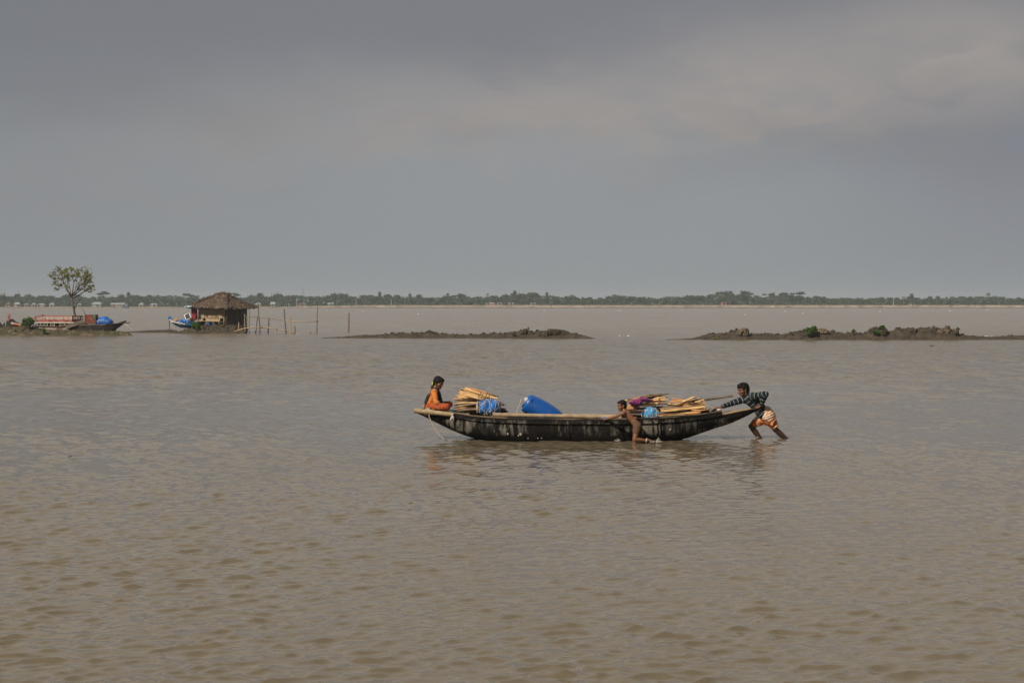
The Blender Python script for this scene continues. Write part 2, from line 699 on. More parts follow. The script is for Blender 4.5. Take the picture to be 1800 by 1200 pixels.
def bank(name, prof, ybase_px, Ynear, width, mat, clod=0.25, clods=2.2, seed=1, step=0.09, slope=0.0, steep=1.0):
    """prof: [(px, py_top)] crest as seen; the ridge stands behind its near waterline, with its own width"""
    px0, px1 = prof[0][0], prof[-1][0]
    xa, xb = (px0 - 900) / FPX * Ynear, (px1 - 900) / FPX * Ynear
    nx = int((xb - xa) / step)
    xs = np.linspace(xa, xb, nx)
    pxs = xs / Ynear * FPX + 900
    top = np.interp(pxs, [p[0] for p in prof], [p[1] for p in prof])
    Yc = Ynear + slope * (xs - (xa + xb) / 2)
    # height of the crest seen at its own depth
    H = CAM_H - (top - 533.0) * (Yc + width * 0.45) / FPX
    H = np.maximum(H * 0.80, 0.02) * np.clip((xs - xa) / 3.0 + 0.05, 0, 1)
    nv = max(24, int(width / step * 0.8))
    v = np.linspace(0, 1, nv)
    X, Vv = np.meshgrid(xs, v)
    Hh = np.interp(X, xs, H)
    wob = (fbm(X * 0.55 + seed * 9, 0 * X + seed, seed, 3) - 0.5) * width * 0.22
    ends = np.clip(np.minimum(X - xa, xb - X) / (0.12 * (xb - xa)), 0, 1) ** 0.6
    wloc = width * (0.30 + 0.70 * ends) * np.clip(0.35 + Hh / 0.5, 0.35, 1)
    Y = np.interp(X, xs, Yc) + width * 0.12 + Vv * wloc + wob * 0.6
    prof_v = np.clip(np.minimum(Vv * 2.4 * steep, (1 - Vv) * 2.6), 0, 1)
    prof_v = prof_v ** 0.75
    Z = Hh * prof_v - 0.10 * (1 - prof_v)
    Y[0, :] -= 0.05
    n1 = fbm(X * clods, Y * clods, seed + 3, 4) - 0.5
    w1 = 0.55 - worley(X * clods * 0.8, Y * clods * 0.8, seed + 8)
    am = clod * np.clip(Hh, 0.08, 0.9) * np.clip(prof_v * 1.5, 0, 1)
    n2 = fbm(X * 7.5, Y * 7.5, seed + 21, 3) - 0.5
    Z = Z + am * (n1 * 0.9 + w1 * 0.75 + n2 * 0.55)
    Y = Y + am * (fbm(X * clods * 1.3 + 7, Vv * 9, seed + 11, 3) - 0.5) * 1.2
    Z[0, :] = -0.15
    Z[-1, :] = -0.15
    co = np.stack([X, Y, Z], -1).reshape(-1, 3)
    loc = np.array([(xa + xb) / 2, Ynear, 0.0])
    nr, nc = X.shape
    idx = np.arange(nr * nc).reshape(nr, nc)
    f = np.stack([idx[:-1, :-1], idx[:-1, 1:], idx[1:, 1:], idx[1:, :-1]], -1).reshape(-1, 4)
    # crumbled clods lying on the slopes
    rr = random.Random(seed * 31)
    vs, fs = co.tolist(), f.tolist()
    smooth = [True] * len(fs)
    dens = clod * 3.0
    for k in range(int((xb - xa) * width * 9)):
        i, j = rr.randrange(1, nr - 1), rr.randrange(1, nc - 1)
        p = co[idx[i, j]]
        if p[2] < 0.02 or rr.random() > dens * min(1, 0.12 + p[2] * 1.7):
            continue
        r = rr.uniform(.025, .10) * min(1.15, .25 + p[2] * 1.6)
        R = Matrix.Rotation(rr.random() * 6.28, 3, 'Z') @ Matrix.Rotation(rr.gauss(0, .5), 3, 'X') @ Matrix.Rotation(rr.gauss(0, .5), 3, 'Y')
        b0 = len(vs)
        for ax in (-1, 1):
            for ay in (-1, 1):
                for az in (-1, 1):
                    q = R @ Vector((ax * r * rr.uniform(.6, 1.3), ay * r * rr.uniform(.6, 1.2), az * r * rr.uniform(.5, 1.0)))
                    vs.append([p[0] + q.x, p[1] + q.y, p[2] + q.z + r * .2])
        for g in ((0, 1, 3, 2), (4, 6, 7, 5), (0, 4, 5, 1), (2, 3, 7, 6), (0, 2, 6, 4), (1, 5, 7, 3)):
            fs.append([b0 + a for a in g])
            smooth.append(False)
    me = bpy.data.meshes.new(name)
    me.from_pydata((np.array(vs) - loc).tolist(), [], fs)
    me.polygons.foreach_set('use_smooth', smooth)
    me.materials.append(mat)
    me.update()
    o = bpy.data.objects.new(name, me)
    o.location = loc.tolist()
    COL.objects.link(o)
    struct(o)
    return o


# left island, thin strip, hut island, middle bank, right bank
bank('mud_bank', [(-120, 575), (-40, 572), (0, 574), (20, 573), (45, 575), (62, 577.5), (95, 579.5), (130, 580), (170, 580), (200, 582), (222, 585), (232, 589)],
     590, 134.0, 4.2, M_grassmud, 0.55, 2.1, 2, 0.07, slope=-0.05, steep=1.7)
bank('mud_bank', [(196, 582), (216, 580.5), (240, 580.2), (262, 579.8), (290, 578.5), (308, 579)], 584, 148.5, 2.2, M_mud, 0.3, 2.0, 4, 0.08)
bank('mud_bank', [(292, 583), (303, 576), (312, 571), (325, 569), (345, 570), (380, 571.5), (405, 572), (418, 576), (428, 583)],
     585, 145.0, 6.5, M_mud, 0.45, 2.0, 5, 0.07, steep=1.8)
bank('mud_bank', [(560, 591), (590, 589.5), (635, 588.3), (674, 586.3), (704, 584.6), (740, 584), (748, 581.5), (752, 580), (757, 582), (764, 584.2), (800, 587.2), (830, 586.8), (860, 585.3),
                  (884, 583.8), (905, 582.0), (918, 579), (930, 578.2), (938, 582), (948, 579.5), (962, 580), (978, 577.8), (992, 579.8), (1010, 584.5), (1028, 588), (1046, 595)],
     594, 124.5, 3.6, M_mud, 0.42, 2.3, 6, 0.065, slope=-0.12)
bank('mud_bank', [(1172, 595.4), (1196, 594.2), (1224, 592), (1252, 585.6), (1290, 584.6), (1297, 578.6), (1316, 577.2), (1321, 584.6), (1359, 584.8), (1387, 587),
                  (1409, 581.3), (1432, 579.2), (1444, 576.6), (1462, 581.8), (1480, 580), (1498, 583.6), (1533, 584.2), (1543, 575), (1555, 574.2), (1562, 581), (1583, 580),
                  (1590, 575.8), (1613, 575.8), (1617, 581), (1626, 577.2), (1637, 574.8), (1658, 573.6), (1686, 574.6), (1690, 583), (1711, 588), (1736, 590.6), (1765, 590.6), (1800, 588.8), (1860, 588), (1920, 592)],
     596, 119.6, 3.8, M_mud, 0.34, 2.2, 9, 0.065)


def mud_lump(px, py_top, py_bot, wpx, Y, mat, seed, name='mud_mound'):
    """a crumbling block of dried mud standing on the bank"""
    rnd = random.Random(seed)
    a, b = P(px, py_top, Y), P(px, py_bot, Y)
    w = wpx / FPX * Y
    h = a.z - b.z
    mb = MB()
    for i in range(38):
        x = b.x + (rnd.random() - 0.5) * w * 0.85
        y = Y + (rnd.random() - 0.5) * 0.9
        t = 1 - abs(x - b.x) / (w * 0.62)
        z = b.z + rnd.random() * h * max(0.25, t)
        r = (0.07 + 0.12 * rnd.random()) * min(1, h / 0.45 + 0.25)
        rot = Matrix.Rotation(rnd.random() * 6, 3, 'Z') @ Matrix.Rotation(rnd.random() - .5, 3, 'X')
        mb.box((x, y, z - r * .2), (r * 1.8, r * 1.6, r * 1.7), rot)
    o = remeshed(mb, name, mat, None, 0.035, 2, 0.4, loc=(b.x, Y, b.z))
    struct(o)


mud_lump(1306, 577, 586, 20, 121.2, M_drymud, 3)
mud_lump(1664, 573.5, 586, 42, 121.4, M_drymud, 4)
mud_lump(1602, 575.5, 585, 26, 121.6, M_mud, 5)
mud_lump(1550, 574.5, 585, 18, 121.6, M_mud, 6)
mud_lump(1640, 575, 586, 22, 121.5, M_mud, 16)
mud_lump(975, 578.5, 588, 46, 125.2, M_mud, 7)
mud_lump(924, 579.5, 588, 26, 125.6, M_mud, 8)
mud_lump(1446, 577, 584, 16, 121.6, M_drymud, 9)

# ------------------------------------------------------------------ far shore: land and eroded bank
M_land = material('far_land', (0.17, 0.135, 0.085), (0.10, 0.11, 0.05), 0.02, 0.95)
M_cliff = material('eroded_bank', (0.28, 0.225, 0.165), (0.17, 0.134, 0.10), 0.35, 0.95, 0.6, stretch=(0.6, 1, 2.0), bscale=0.8, bdist=0.4)


def far_bank():
    xs = np.arange(-340, 420, 1.2)
    pxs = xs / 915 * FPX + 900
    h = np.interp(pxs, [-400, 380, 500, 560, 600, 660, 2400], [0.55, 0.6, 0.75, 1.1, 1.25, 1.55, 1.6])
    h = h + (fbm(xs / 9, xs * 0, 4, 3) - 0.5) * 0.22
    notch = (fbm(xs / 5.0, xs * 0 + 3, 8, 3) - 0.5)
    Y0 = 912 + notch * 5
    rows = []
    for zf, dy in ((-0.3, -1.2), (0.22, 0.0), (0.34, 1.0), (0.62, 1.5), (0.93, 2.1), (1.0, 3.6), (1.0, 10.0)):
        jj = (fbm(xs / 2.6 + zf * 20, xs * 0 + zf * 7, 12, 3) - 0.5)
        z = h * zf + (jj * 0.25 if 0.1 < zf < 0.95 else 0)
        rows.append([(x, yy + dy + j * 1.4, zz) for x, yy, zz, j in zip(xs, Y0, z, jj)])
    mb = MB()
    mb.sheet(rows[1:])
    mb.mat = 1
    mb.sheet(rows[:2])
    o = mb.build('river_bank', [M_cliff, material('wet_bank', (0.075, 0.058, 0.045), (0.11, 0.086, 0.066), 0.3, 0.8, 0.4, bscale=0.8, bdist=.3)], smooth=True, angle=35, fix=False)
    struct(o)
    g = MB()
    gx = np.linspace(-2300, 2300, 60)
    rows = []
    for yy in (919.0, 960.0, 1100.0, 1500.0, 2300.0):
        rows.append([(x, yy, float(np.interp(x / 915 * FPX + 900, [-400, 500, 660, 2400], [0.5, 0.68, 1.5, 1.55]))) for x in gx])
    g.sheet(rows)
    o = g.build('ground', M_land, fix=False)
    struct(o)


far_bank()

# ------------------------------------------------------------------ vegetation
M_bark = material('bark', (0.085, 0.062, 0.045), (0.14, 0.11, 0.08), 6, 0.9)
GREENS = [material('leaf_dark_green', (0.026, 0.048, 0.020), (0.050, 0.076, 0.028), 0.5, 0.7, trans=0.25, lo=0.3, hi=0.7),
          material('leaf_mid_green', (0.038, 0.058, 0.020), (0.070, 0.088, 0.032), 0.5, 0.7, trans=0.25, lo=0.3, hi=0.7),
          material('leaf_olive', (0.055, 0.066, 0.024), (0.095, 0.098, 0.040), 0.5, 0.7, trans=0.25, lo=0.3, hi=0.7)]
M_leaf_near = material('leaf_fresh', (0.11, 0.135, 0.022), (0.21, 0.20, 0.045), 3.0, 0.55, trans=0.3, lo=0.3, hi=0.7)
M_leaf_bush = material('leaf_bush', (0.036, 0.085, 0.014), (0.085, 0.15, 0.026), 4.0, 0.5, trans=0.25, lo=0.3, hi=0.7)
M_leaf_yel = material('leaf_yellow_green', (0.10, 0.13, 0.02), (0.16, 0.17, 0.03), 4.0, 0.5, trans=0.25)


def leaf(mb, c, size, rnd, n=None):
    """one small leaf clump: a bent pair of quads"""
    d = Vector((rnd.gauss(0, 1), rnd.gauss(0, 1), rnd.gauss(0, 0.7))).normalized()
    s = d.cross(Vector((rnd.gauss(0, 1), rnd.gauss(0, 1), rnd.gauss(0, 1)))).normalized()
    u = d.cross(s)
    a, b = size * (0.5 + rnd.random() * 0.6), size * (0.3 + rnd.random() * 0.4)
    c = Vector(c)
    k = u * b * 0.35
    mb.add([c - d * a, c + s * b - d * a * .1 + k, c + d * a, c - s * b + d * a * .1 + k], [(0, 1, 2), (0, 2, 3)])


def blob_points(rnd, blobs, n):
    pts = []
    ws = [b[1][0] * b[1][1] * b[1][2] for b in blobs]
    for i in range(n):
        c, r = rnd.choices(blobs, ws)[0]
        d = Vector((rnd.gauss(0, 1), rnd.gauss(0, 1), rnd.gauss(0, 1))).normalized()
        q = rnd.random() ** 0.45
        pts.append(Vector((c[0] + d.x * r[0] * q, c[1] + d.y * r[1] * q, c[2] + d.z * r[2] * q)))
    return pts


def far_tree(kind, seed):
    """tree of unit height 1 m x scale later: built at its real size, about 6.5 m tall"""
    rnd = random.Random(seed)
    root = thing('tree', 'tree', 'tree')
    tk, cr = MB(), MB()
    green = GREENS[seed % 3]
    if kind == 'palm':
        h = 7.0
        tk.tube([(0, 0, 0), (.15, 0, 2.5), (.1, .1, 5), (.3, .1, h)], [.17, .13, .11, .09], 6)
        for i in range(17):
            a = i * 2.4
            el = rnd.uniform(-.5, .9)
            pts = []
            for t in (0, .35, .7, 1):
                r = 2.0 * t
                pts.append(V(.3 + math.cos(a) * r * math.cos(el), .1 + math.sin(a) * r * math.cos(el), h + r * math.sin(el) - 1.3 * t * t))
            sd = V(-math.sin(a), math.cos(a), 0) * .22
            cr.sheet([[p - sd * (1 - .7 * i / 3) - V(0, 0, .1), p, p + sd * (1 - .7 * i / 3) - V(0, 0, .1)] for i, p in enumerate(pts)])
    else:
        if kind == 'round':
            H = 6.4
            blobs = [((rnd.uniform(-1.5, 1.5), rnd.uniform(-1.4, 1.4), rnd.uniform(2.6, 5.0)), (rnd.uniform(1.2, 1.9), rnd.uniform(1.2, 1.9), rnd.uniform(.8, 1.3))) for i in range(7)]
            n, s = 430, .52
        elif kind == 'flat':
            H = 7.2
            blobs = [((rnd.uniform(-2.2, 2.2), rnd.uniform(-2, 2), rnd.uniform(5.6, 6.6)), (rnd.uniform(1.3, 1.9), 1.5, rnd.uniform(.30, .5))) for i in range(6)]
            blobs += [((rnd.uniform(-1.2, 1.2), 0, 4.4), (1.1, 1.1, .5))]
            n, s = 330, .5
        elif kind == 'tall':
            H = 8.0
            blobs = [((rnd.uniform(-.6, .6), rnd.uniform(-.5, .5), 2.6 + i * .8), (rnd.uniform(.7, 1.25), 1.0, .75)) for i in range(7)]
            n, s = 330, .46
        else:                                       # bush: low, reaching the ground
            H = 4.2
            blobs = [((rnd.uniform(-1.7, 1.7), rnd.uniform(-1.2, 1.2), rnd.uniform(.6, 3.0)), (rnd.uniform(1.0, 1.6), 1.3, rnd.uniform(.8, 1.2))) for i in range(8)]
            n, s = 420, .5
        for c, r in blobs:
            tk.tube([(0, 0, H * .22), (c[0] * .4, c[1] * .4, c[2] * .6), c], [.11, .08, .03], 5)
        tk.tube([(0, 0, -.3), (.05, 0, H * .2), (0, .1, H * .5)], [.22, .17, .10], 6)
        for p in blob_points(rnd, blobs, n):
            leaf(cr, p, s, rnd)
    tk.build('trunk', M_bark, root, smooth=True)
    cr.build('crown', green, root, fix=False)
    return root


def dup(root, loc, scale=1.0, rotz=0.0, label=None, group=None, cat=None):
    r = root.copy()
    COL.objects.link(r)
    r.location = loc
    r.rotation_euler = (0, 0, rotz)
    r.scale = scale if isinstance(scale, (tuple, list)) else (scale,) * 3
    if label:
        r['label'] = label
    if group:
        r['group'] = group
    for ch in list(root.children):
        c = ch.copy()
        COL.objects.link(c)
        c.parent = r
        for g in list(ch.children):
            d = g.copy()
            COL.objects.link(d)
            d.parent = c
    return r


LANDX = lambda px: float(np.interp(px, [-400, 500, 660, 2400], [0.5, 0.68, 1.5, 1.55]))
TOPLINE = [(-60, 521), (0, 521), (60, 516.5), (100, 520), (150, 519), (190, 517.5), (225, 515.5), (270, 519), (300, 517), (345, 520), (440, 519), (480, 516), (540, 516.5), (600, 518),
           (660, 517), (700, 520), (760, 520), (800, 517.5), (850, 520), (900, 516), (940, 516), (1000, 517.5), (1045, 522), (1080, 518.5), (1122, 516.5), (1150, 522),
           (1180, 519.5), (1220, 514.5), (1250, 516), (1300, 513), (1330, 517), (1365, 516.5), (1400, 516), (1430, 519), (1480, 522.5), (1540, 521.5), (1580, 523), (1610, 521),
           (1645, 522), (1700, 520), (1732, 517.5), (1765, 521), (1800, 522), (1870, 520)]
SECTIONS = [(70, 'on the shore left of the lone leafy tree'), (335, 'on the shore between lone tree and thatched hut'),
            (560, 'on the far shore above the bamboo walkway'), (760, 'on the far shore above the lone stake'),
            (1045, 'on the far shore above the clumpy middle mud bank'), (1200, 'on the far shore above the gap between mud banks'),
            (1420, 'on the far shore left of the biggest bush'), (1620, 'on the far shore right of the biggest bush'),
            (4000, 'at the far right end of the shore')]
KWORD = {'round': ['dark green round tree', 'mid green round tree', 'olive green round tree'], 'flat': ['flat topped spreading tree'] * 3,
         'tall': ['slender tall tree'] * 3, 'bush': ['low bushy tree'] * 3, 'palm': ['palm'] * 3}
protos = [('round', far_tree('round', 30)), ('round', far_tree('round', 31)), ('round', far_tree('round', 32)), ('round', far_tree('round', 33)),
          ('flat', far_tree('flat', 34)), ('tall', far_tree('tall', 36)), ('bush', far_tree('bush', 37)), ('bush', far_tree('bush', 39)), ('palm', far_tree('palm', 42)), ('flat', far_tree('flat', 45))]
BASEH = {'round': 6.3, 'flat': 7.0, 'tall': 8.0, 'bush': 4.2, 'palm': 7.6}
used = set()


def plant_tree(pi, px, Y, height, label=None, rz=0.0, wide=1.0):
    kind, pr = protos[pi]
    loc = (float((px - 900) / FPX * Y), float(Y), LANDX(px) - 0.02)
    s = height / BASEH[kind]
    if label is None:
        where = next(t for lim, t in SECTIONS if px < lim)
        shade = {30: 0, 31: 1, 32: 2, 33: 0}.get(30 + pi, 0)
        label = KWORD[kind][shade] + ' ' + where
    if pi not in used:
        used.add(pi)
        pr.location = loc
        pr.scale = (s * wide, s * wide, s)
        pr.rotation_euler = (0, 0, rz)
        pr['label'] = label
        pr['group'] = 'trees along the far shore'
    else:
        dup(pr, loc, (s * wide, s * wide, s), rz, label, 'trees along the far shore')


rnd = random.Random(11)
for row, (Y, step, hs) in enumerate(((965, 15.2, 0.88), (1005, 14.6, 1.14))):
    px = -40 + row * 5
    while px < 1850:
        top = np.interp(px, [t[0] for t in TOPLINE], [t[1] for t in TOPLINE])
        h = (CAM_H + (533 - top) * Y / FPX) - LANDX(px)
        pi = rnd.choices(range(10), [4, 4, 3, 4, 1.2 if row == 1 else 0.2, 1.4 if row == 1 else .4, 3 if row == 0 else 1, 3 if row == 0 else 1, .5 if row == 1 else .1, 1 if row == 1 else 0])[0]
        hh = h * hs * rnd.uniform(0.72, 1.10)
        if protos[pi][0] == 'bush':
            hh *= 0.72
        if row == 0 and px < 560:
            hh *= 0.78
        plant_tree(pi, px, Y + rnd.uniform(-6, 6), hh, None, rnd.random() * 6.28, rnd.uniform(0.95, 1.3))
        px += step * rnd.uniform(0.75, 1.25)
# emergent trees one can point at
EMERG = [(4, 182, 512.0, 'flat crowned tree rising above the far woods right of the lone leafy tree', 1.0),
         (5, 905, 510.5, 'tallest bushy topped tree above the far woods over the clumpy mud bank', 1.2),
         (4, 940, 514.0, 'flat topped tree standing out right of the tallest far tree at mid picture', 1.0),
         (8, 858, 514.5, 'lone thin palm topping the far woods left of the tallest tree at mid picture', 0.7),
         (5, 668, 512.5, 'upright tree rising above the far woods over the lone stake', 1.1),
         (5, 722, 515.5, 'upright tree rising above the far woods right of the lone stake', 1.1),
         (5, 788, 514.5, 'pointed tree topping the far woods over the low mud spit', 1.0),
         (0, 1306, 509.5, 'highest dense tree on the far shore above the crumbling right mud bank', 0.9),
         (8, 1316, 510.5, 'shaggy palm beside the highest dense tree on the far shore', 0.8),
         (9, 1402, 511.5, 'flat topped tree rising above the far woods over the big green bush', 1.0),
         (5, 1604, 515.5, 'dark leaning tree standing alone above low woods at the right', 1.3),
         (8, 1273, 512.0, 'thin palm above the red roofed far house', 0.8),
         (9, 1352, 513.5, 'flat topped tree between the highest tree and the big green bush', 1.0),
         (4, 415, 514.5, 'flat topped tree over the right side of the thatched roof', 0.9)]
for pi, px, top, lab, wd in EMERG:
    Y = 1000
    plant_tree(pi, px, Y, (CAM_H + (533 - top) * Y / FPX) - LANDX(px), lab, px * .37, wd)


def woodland():
    """the undergrowth below and behind the trees: one uncountable mass"""
    rnd = random.Random(5)
    mb = MB()
    n = 30000
    for i in range(n):
        px = rnd.uniform(-120, 1920)
        Y = rnd.uniform(978, 1050)
        top = np.interp(px, [t[0] for t in TOPLINE], [t[1] for t in TOPLINE])
        h = (CAM_H + (533 - top) * Y / FPX) - LANDX(px)
        h *= 0.60 + 0.36 * float(fbm(np.array([px / 17.0]), np.array([0.0]), 3, 3)[0])
        leaf(mb, ((px - 900) / FPX * Y, Y, LANDX(px) + rnd.random() ** 1.1 * h), 0.95, rnd)
    o = mb.build('woodland', GREENS[0], fix=False, loc=(0, 1030, 1))
    struct(o, 'stuff')


woodland()


def bush(name, label, cat, px, py_base, py_top, wpx, Y, mat, seed, n=260, leafs=0.09, group=None):
    rnd = random.Random(seed)
    b, t = P(px, py_base, Y), P(px, py_top, Y)
    w, h = wpx / FPX * Y, t.z - b.z
    root = thing(name, label, cat, b, group)
    st, fo = MB(), MB()
    blobs = []
    for i in range(7):
        a = rnd.uniform(-1, 1)
        blobs.append(((b.x + a * w * .33, b.y + rnd.uniform(-.3, .3) * w, b.z + h * rnd.uniform(.3, .82) * (1 - .35 * abs(a))), (w * .24, w * .24, h * .22)))
    for c, r in blobs:
        st.tube([b, b.lerp(Vector(c), .55) + V(0, 0, .02), c], [.02, .014, .006], 5)
    for p in blob_points(rnd, blobs, n):
        leaf(fo, p, leafs, rnd)
    st.build('stem', M_bark, root, smooth=True)
    fo.build('foliage', mat, root, fix=False)
    return root


bush('bush', 'rounded green bush growing on the left mud island beside the red railed boat', 'bush', 50, 575, 554.5, 25, 135.3, M_leaf_bush, 3, 520, .13)
bush('bush', 'largest green bush on the right mud bank', 'bush', 1425, 589.5, 567.0, 23, 120.6, M_leaf_bush, 4, 620, .13)
bush('bush', 'small dark green bush left of the leaf topped mound on the right bank', 'bush', 1540, 589, 579, 11, 120.4, M_leaf_bush, 5, 220, .11)
bush('bush', 'pale green bush in front of the mound with a leafy top on the right bank', 'bush', 1552, 592, 581, 9, 120.5, M_leaf_yel, 6, 130, .1)
bush('bush', 'leafy tuft on top of the rounded mound on the right bank', 'bush', 1551, 579, 571.5, 13, 120.6, M_leaf_bush, 7, 240, .11)
bush('bush', 'small yellow green sprout midway along the right bank', 'plant', 1500, 586, 576, 6, 121.2, M_leaf_yel, 8, 60, .1)
bush('bush', 'tiny sprout on the flat part left of the largest bush', 'plant', 1390, 587, 581, 7, 121.0, M_leaf_yel, 9, 50, .08)
bush('bush', 'green tuft clinging to the right edge of the cracked mud block', 'plant', 1684, 582, 574.5, 6, 121.2, M_leaf_yel, 10, 60, .1)
bush('bush', 'single green sprout on top of the clumpy middle mud bank', 'plant', 929, 580, 574.5, 3, 125.4, M_leaf_yel, 11, 24, .09)
bush('bush', 'low green patch at the waterline near the left tip of the right bank', 'plant', 1260, 595.5, 592.5, 13, 119.9, M_leaf_yel, 12, 90, .09)
bush('bush', 'low grassy tuft on the near slope of the clumpy middle bank', 'plant', 904, 590, 583, 8, 124.9, M_grassmud, 13, 60, .1)
bush('mangrove_plant', 'dark green bushy plant on the mud in front of the thatched hut', 'plant', 346, 583.5, 562, 17, 145.2, M_leaf_bush, 14, 380, .14)
bush('bush', 'weedy clump on the near slope of the left mud island below the red railed boat', 'plant', 76, 586, 575, 9, 134.6, M_leaf_bush, 15, 110, .11)


def lone_tree():
    rnd = random.Random(21)
    Y = 141.0
    base = P(132, 577, Y)
    root = thing('tree', 'slim lone tree with sparse green leaf clusters on the left mud island', 'tree', base)
    tk, lf = MB(), MB()
    fork = P(126, 523, Y)
    mid = P(130, 545, Y)
    tk.tube([base, P(132, 557, Y), mid, P(127.5, 531, Y), fork], [.12, .105, .09, .08, .075], 8)
    tk.tube([mid, P(135, 533, Y + .1), P(141, 526, Y + .3), P(147, 518, Y + .4)], [.06, .04, .028, .012], 6)
    ends = []

    def grow(p0, p1, r, depth):
        mid = (p0 + p1) / 2 + V(rnd.gauss(0, .04), rnd.gauss(0, .08), rnd.gauss(0, .03))
        tk.tube([p0, mid, p1], [r, r * .8, r * .6], 6)
        if depth == 0:
            ends.append(p1)
            return
        d = p1 - p0
        for i in range(rnd.choice((2, 3))):
            if p1.z > P(0, 480, Y).z or abs(p1.x - P(124, 0, Y).x) > 1.55:
                break
            L = d.length * rnd.uniform(.55, .85)
            nd = (d.normalized() + V(rnd.gauss(0, .42), rnd.gauss(0, .45), rnd.gauss(.08, .3))).normalized()
            nx = p1 + nd * L
            if abs(nx.x - P(123, 0, Y).x) > 1.58 or nx.z > P(0, 472, Y).z:
                L *= .35
            grow(p1 if rnd.random() < .7 else mid, p1 + nd * L, r * .58, depth - 1)
        if rnd.random() < .5:
            ends.append(p1)
    for px, py, dy in ((117, 503, -.3), (112, 497, .4), (120, 494, .9), (136, 510, .5), (143, 500, -.5), (148, 506, .7), (130, 496, -.8), (149, 512, -.4)):
        grow(fork + V(rnd.uniform(-.02, .02), 0, rnd.uniform(-.1, .1)), P(px, py, Y + dy), .055, 2)
    tips = [e for e in ends]
    for e in tips:
        if rnd.random() < .5:
            continue
        r = rnd.uniform(.10, .24)
        for k in range(rnd.randint(8, 17)):
            leaf(lf, e + V(rnd.gauss(0, r), rnd.gauss(0, r), rnd.gauss(.02, r * .7)), .12, rnd)
    for px, py in ((90, 484), (94, 497), (103, 472), (100, 508), (118, 476), (127, 474), (138, 475), (151, 480), (157, 484), (158, 504), (150, 486), (108, 478), (135, 483), (120, 491), (111, 488), (144, 489), (128, 484), (104, 500), (98, 490), (155, 495), (147, 499), (116, 483), (141, 508)):
        c = P(px, py, Y + rnd.uniform(-.7, .7))
        near = min(tips, key=lambda e: (e - c).length)
        tk.tube([near, near.lerp(c, .6) + V(0, 0, -.04), c], [.018, .013, .006], 5)
        for k in range(26):
            leaf(lf, c + V(rnd.gauss(0, .15), rnd.gauss(0, .15), rnd.gauss(0, .10)), .13, rnd)
    tk.build('trunk', M_bark, root, smooth=True)
    lf.build('crown', M_leaf_near, root, fix=False)


lone_tree()

# ------------------------------------------------------------------ far buildings, boat, poles
M_tin = material('tin_roof', (0.27, 0.28, 0.29), (0.19, 0.20, 0.20), 0.8, 0.45)
M_white = material('whitewash', (0.30, 0.28, 0.25), (0.24, 0.22, 0.19), 0.6, 0.8)
M_tan = material('tan_wall', (0.34, 0.25, 0.16), (0.26, 0.19, 0.12), 0.8, 0.9)
M_thatch = material('thatch', (0.145, 0.100, 0.070), (0.036, 0.025, 0.018), 7, 0.95, 0.9, stretch=(1, 1, .35), c3=(0.30, 0.235, 0.175), scale3=12, lo3=.50, hi3=.7, bscale=16, bdist=.05)  # darkest tone paints the shade in the recesses between straws
M_brick = material('pink_brick', (0.42, 0.20, 0.15), (0.34, 0.17, 0.13), 1.2, 0.85)
M_red = material('red_roof', (0.45, 0.08, 0.05), (0.34, 0.06, 0.04), 1.0, 0.6)
M_dark = material('dark_opening', (0.02, 0.018, 0.016))


def far_house(label, px, wpx, py_eave, py_top, Y, wall, roof, door_at=None, hip=True):
    x, w = (px - 900) / FPX * Y, wpx / FPX * Y
    z0 = LANDX(px)
    ze, zt = P(px, py_eave, Y).z, P(px, py_top, Y).z
    ze = max(ze, z0 + .8)
    zt = max(zt, ze + .6)
    d = max(4.0, w * .7)
    if wall is M_white and wpx < 18:
        wall = M_tan
    root = thing('house', label, 'house', (x, Y, z0), 'houses on the far shore')
    mb = MB()
    mb.box((x, Y, (z0 + ze) / 2), (w * .84, d * .84, ze - z0))
    wl_ = mb.build('wall', wall, root)
    rf = MB()
    k = .28 if hip else .5
    vs = [(x - w / 2, Y - d / 2, ze), (x + w / 2, Y - d / 2, ze), (x + w / 2, Y + d / 2, ze), (x - w / 2, Y + d / 2, ze), (x - w * k, Y, zt), (x + w * k, Y, zt)]
    rf.add(vs, [(0, 1, 5, 4), (1, 2, 5), (2, 3, 4, 5), (3, 0, 4), (3, 2, 1, 0)])
    rf.build('roof', roof, root)
    dr = MB()
    dr.box((x + (door_at or 0) * w, Y - d * .42 - .03, z0 + .75), (.9, .05, 1.5))
    dr.build('door', M_dark, root)


far_house('small dark thatched house at the far left of the shore', 15, 9, 535, 531.5, 950, M_tan, M_thatch)
far_house('tin roofed house left of the lone leafy tree, its roof the palest there', 31, 11, 535, 531, 948, M_tan, M_tin, .2)
far_house('smallest tin hut on the shore between two larger ones, left of the lone tree', 47, 7, 536, 533.3, 945, M_tan, M_tin)
far_house('grey tin hut on the shore close left of the lone tree', 60, 7, 536, 532.5, 947, M_white, M_tin)
far_house('long low tin house just left of the lone leafy tree', 73, 15, 536, 533.2, 944, M_tan, M_tin, -.2)
far_house('pale low hut right behind the branches of the lone leafy tree', 92, 10, 536, 532.5, 950, M_tan, M_tin)
far_house('grey hut directly right of the lone tree trunk', 140, 7, 536, 533.2, 948, M_white, M_tin)
far_house('largest white hip roofed house on the far shore, right of the lone tree', 171, 19, 535, 530.6, 938, M_white, M_tin, .1)
far_house('wide tin roofed house behind the moored far ship', 208, 24, 535.6, 532.2, 938, M_tan, M_tin, -.25, False)
far_house('dim tin hut among trees right of the moored far ship', 249, 9, 536, 532, 952, M_tan, M_tin)
far_house('tan walled house with a pale roof, first left of the thatched hut', 271, 14, 535.8, 533, 938, M_tan, M_tin, .1)
far_house('white roofed house right beside the eave of the thatched hut', 454, 11, 535.5, 532.2, 940, M_white, M_tin)
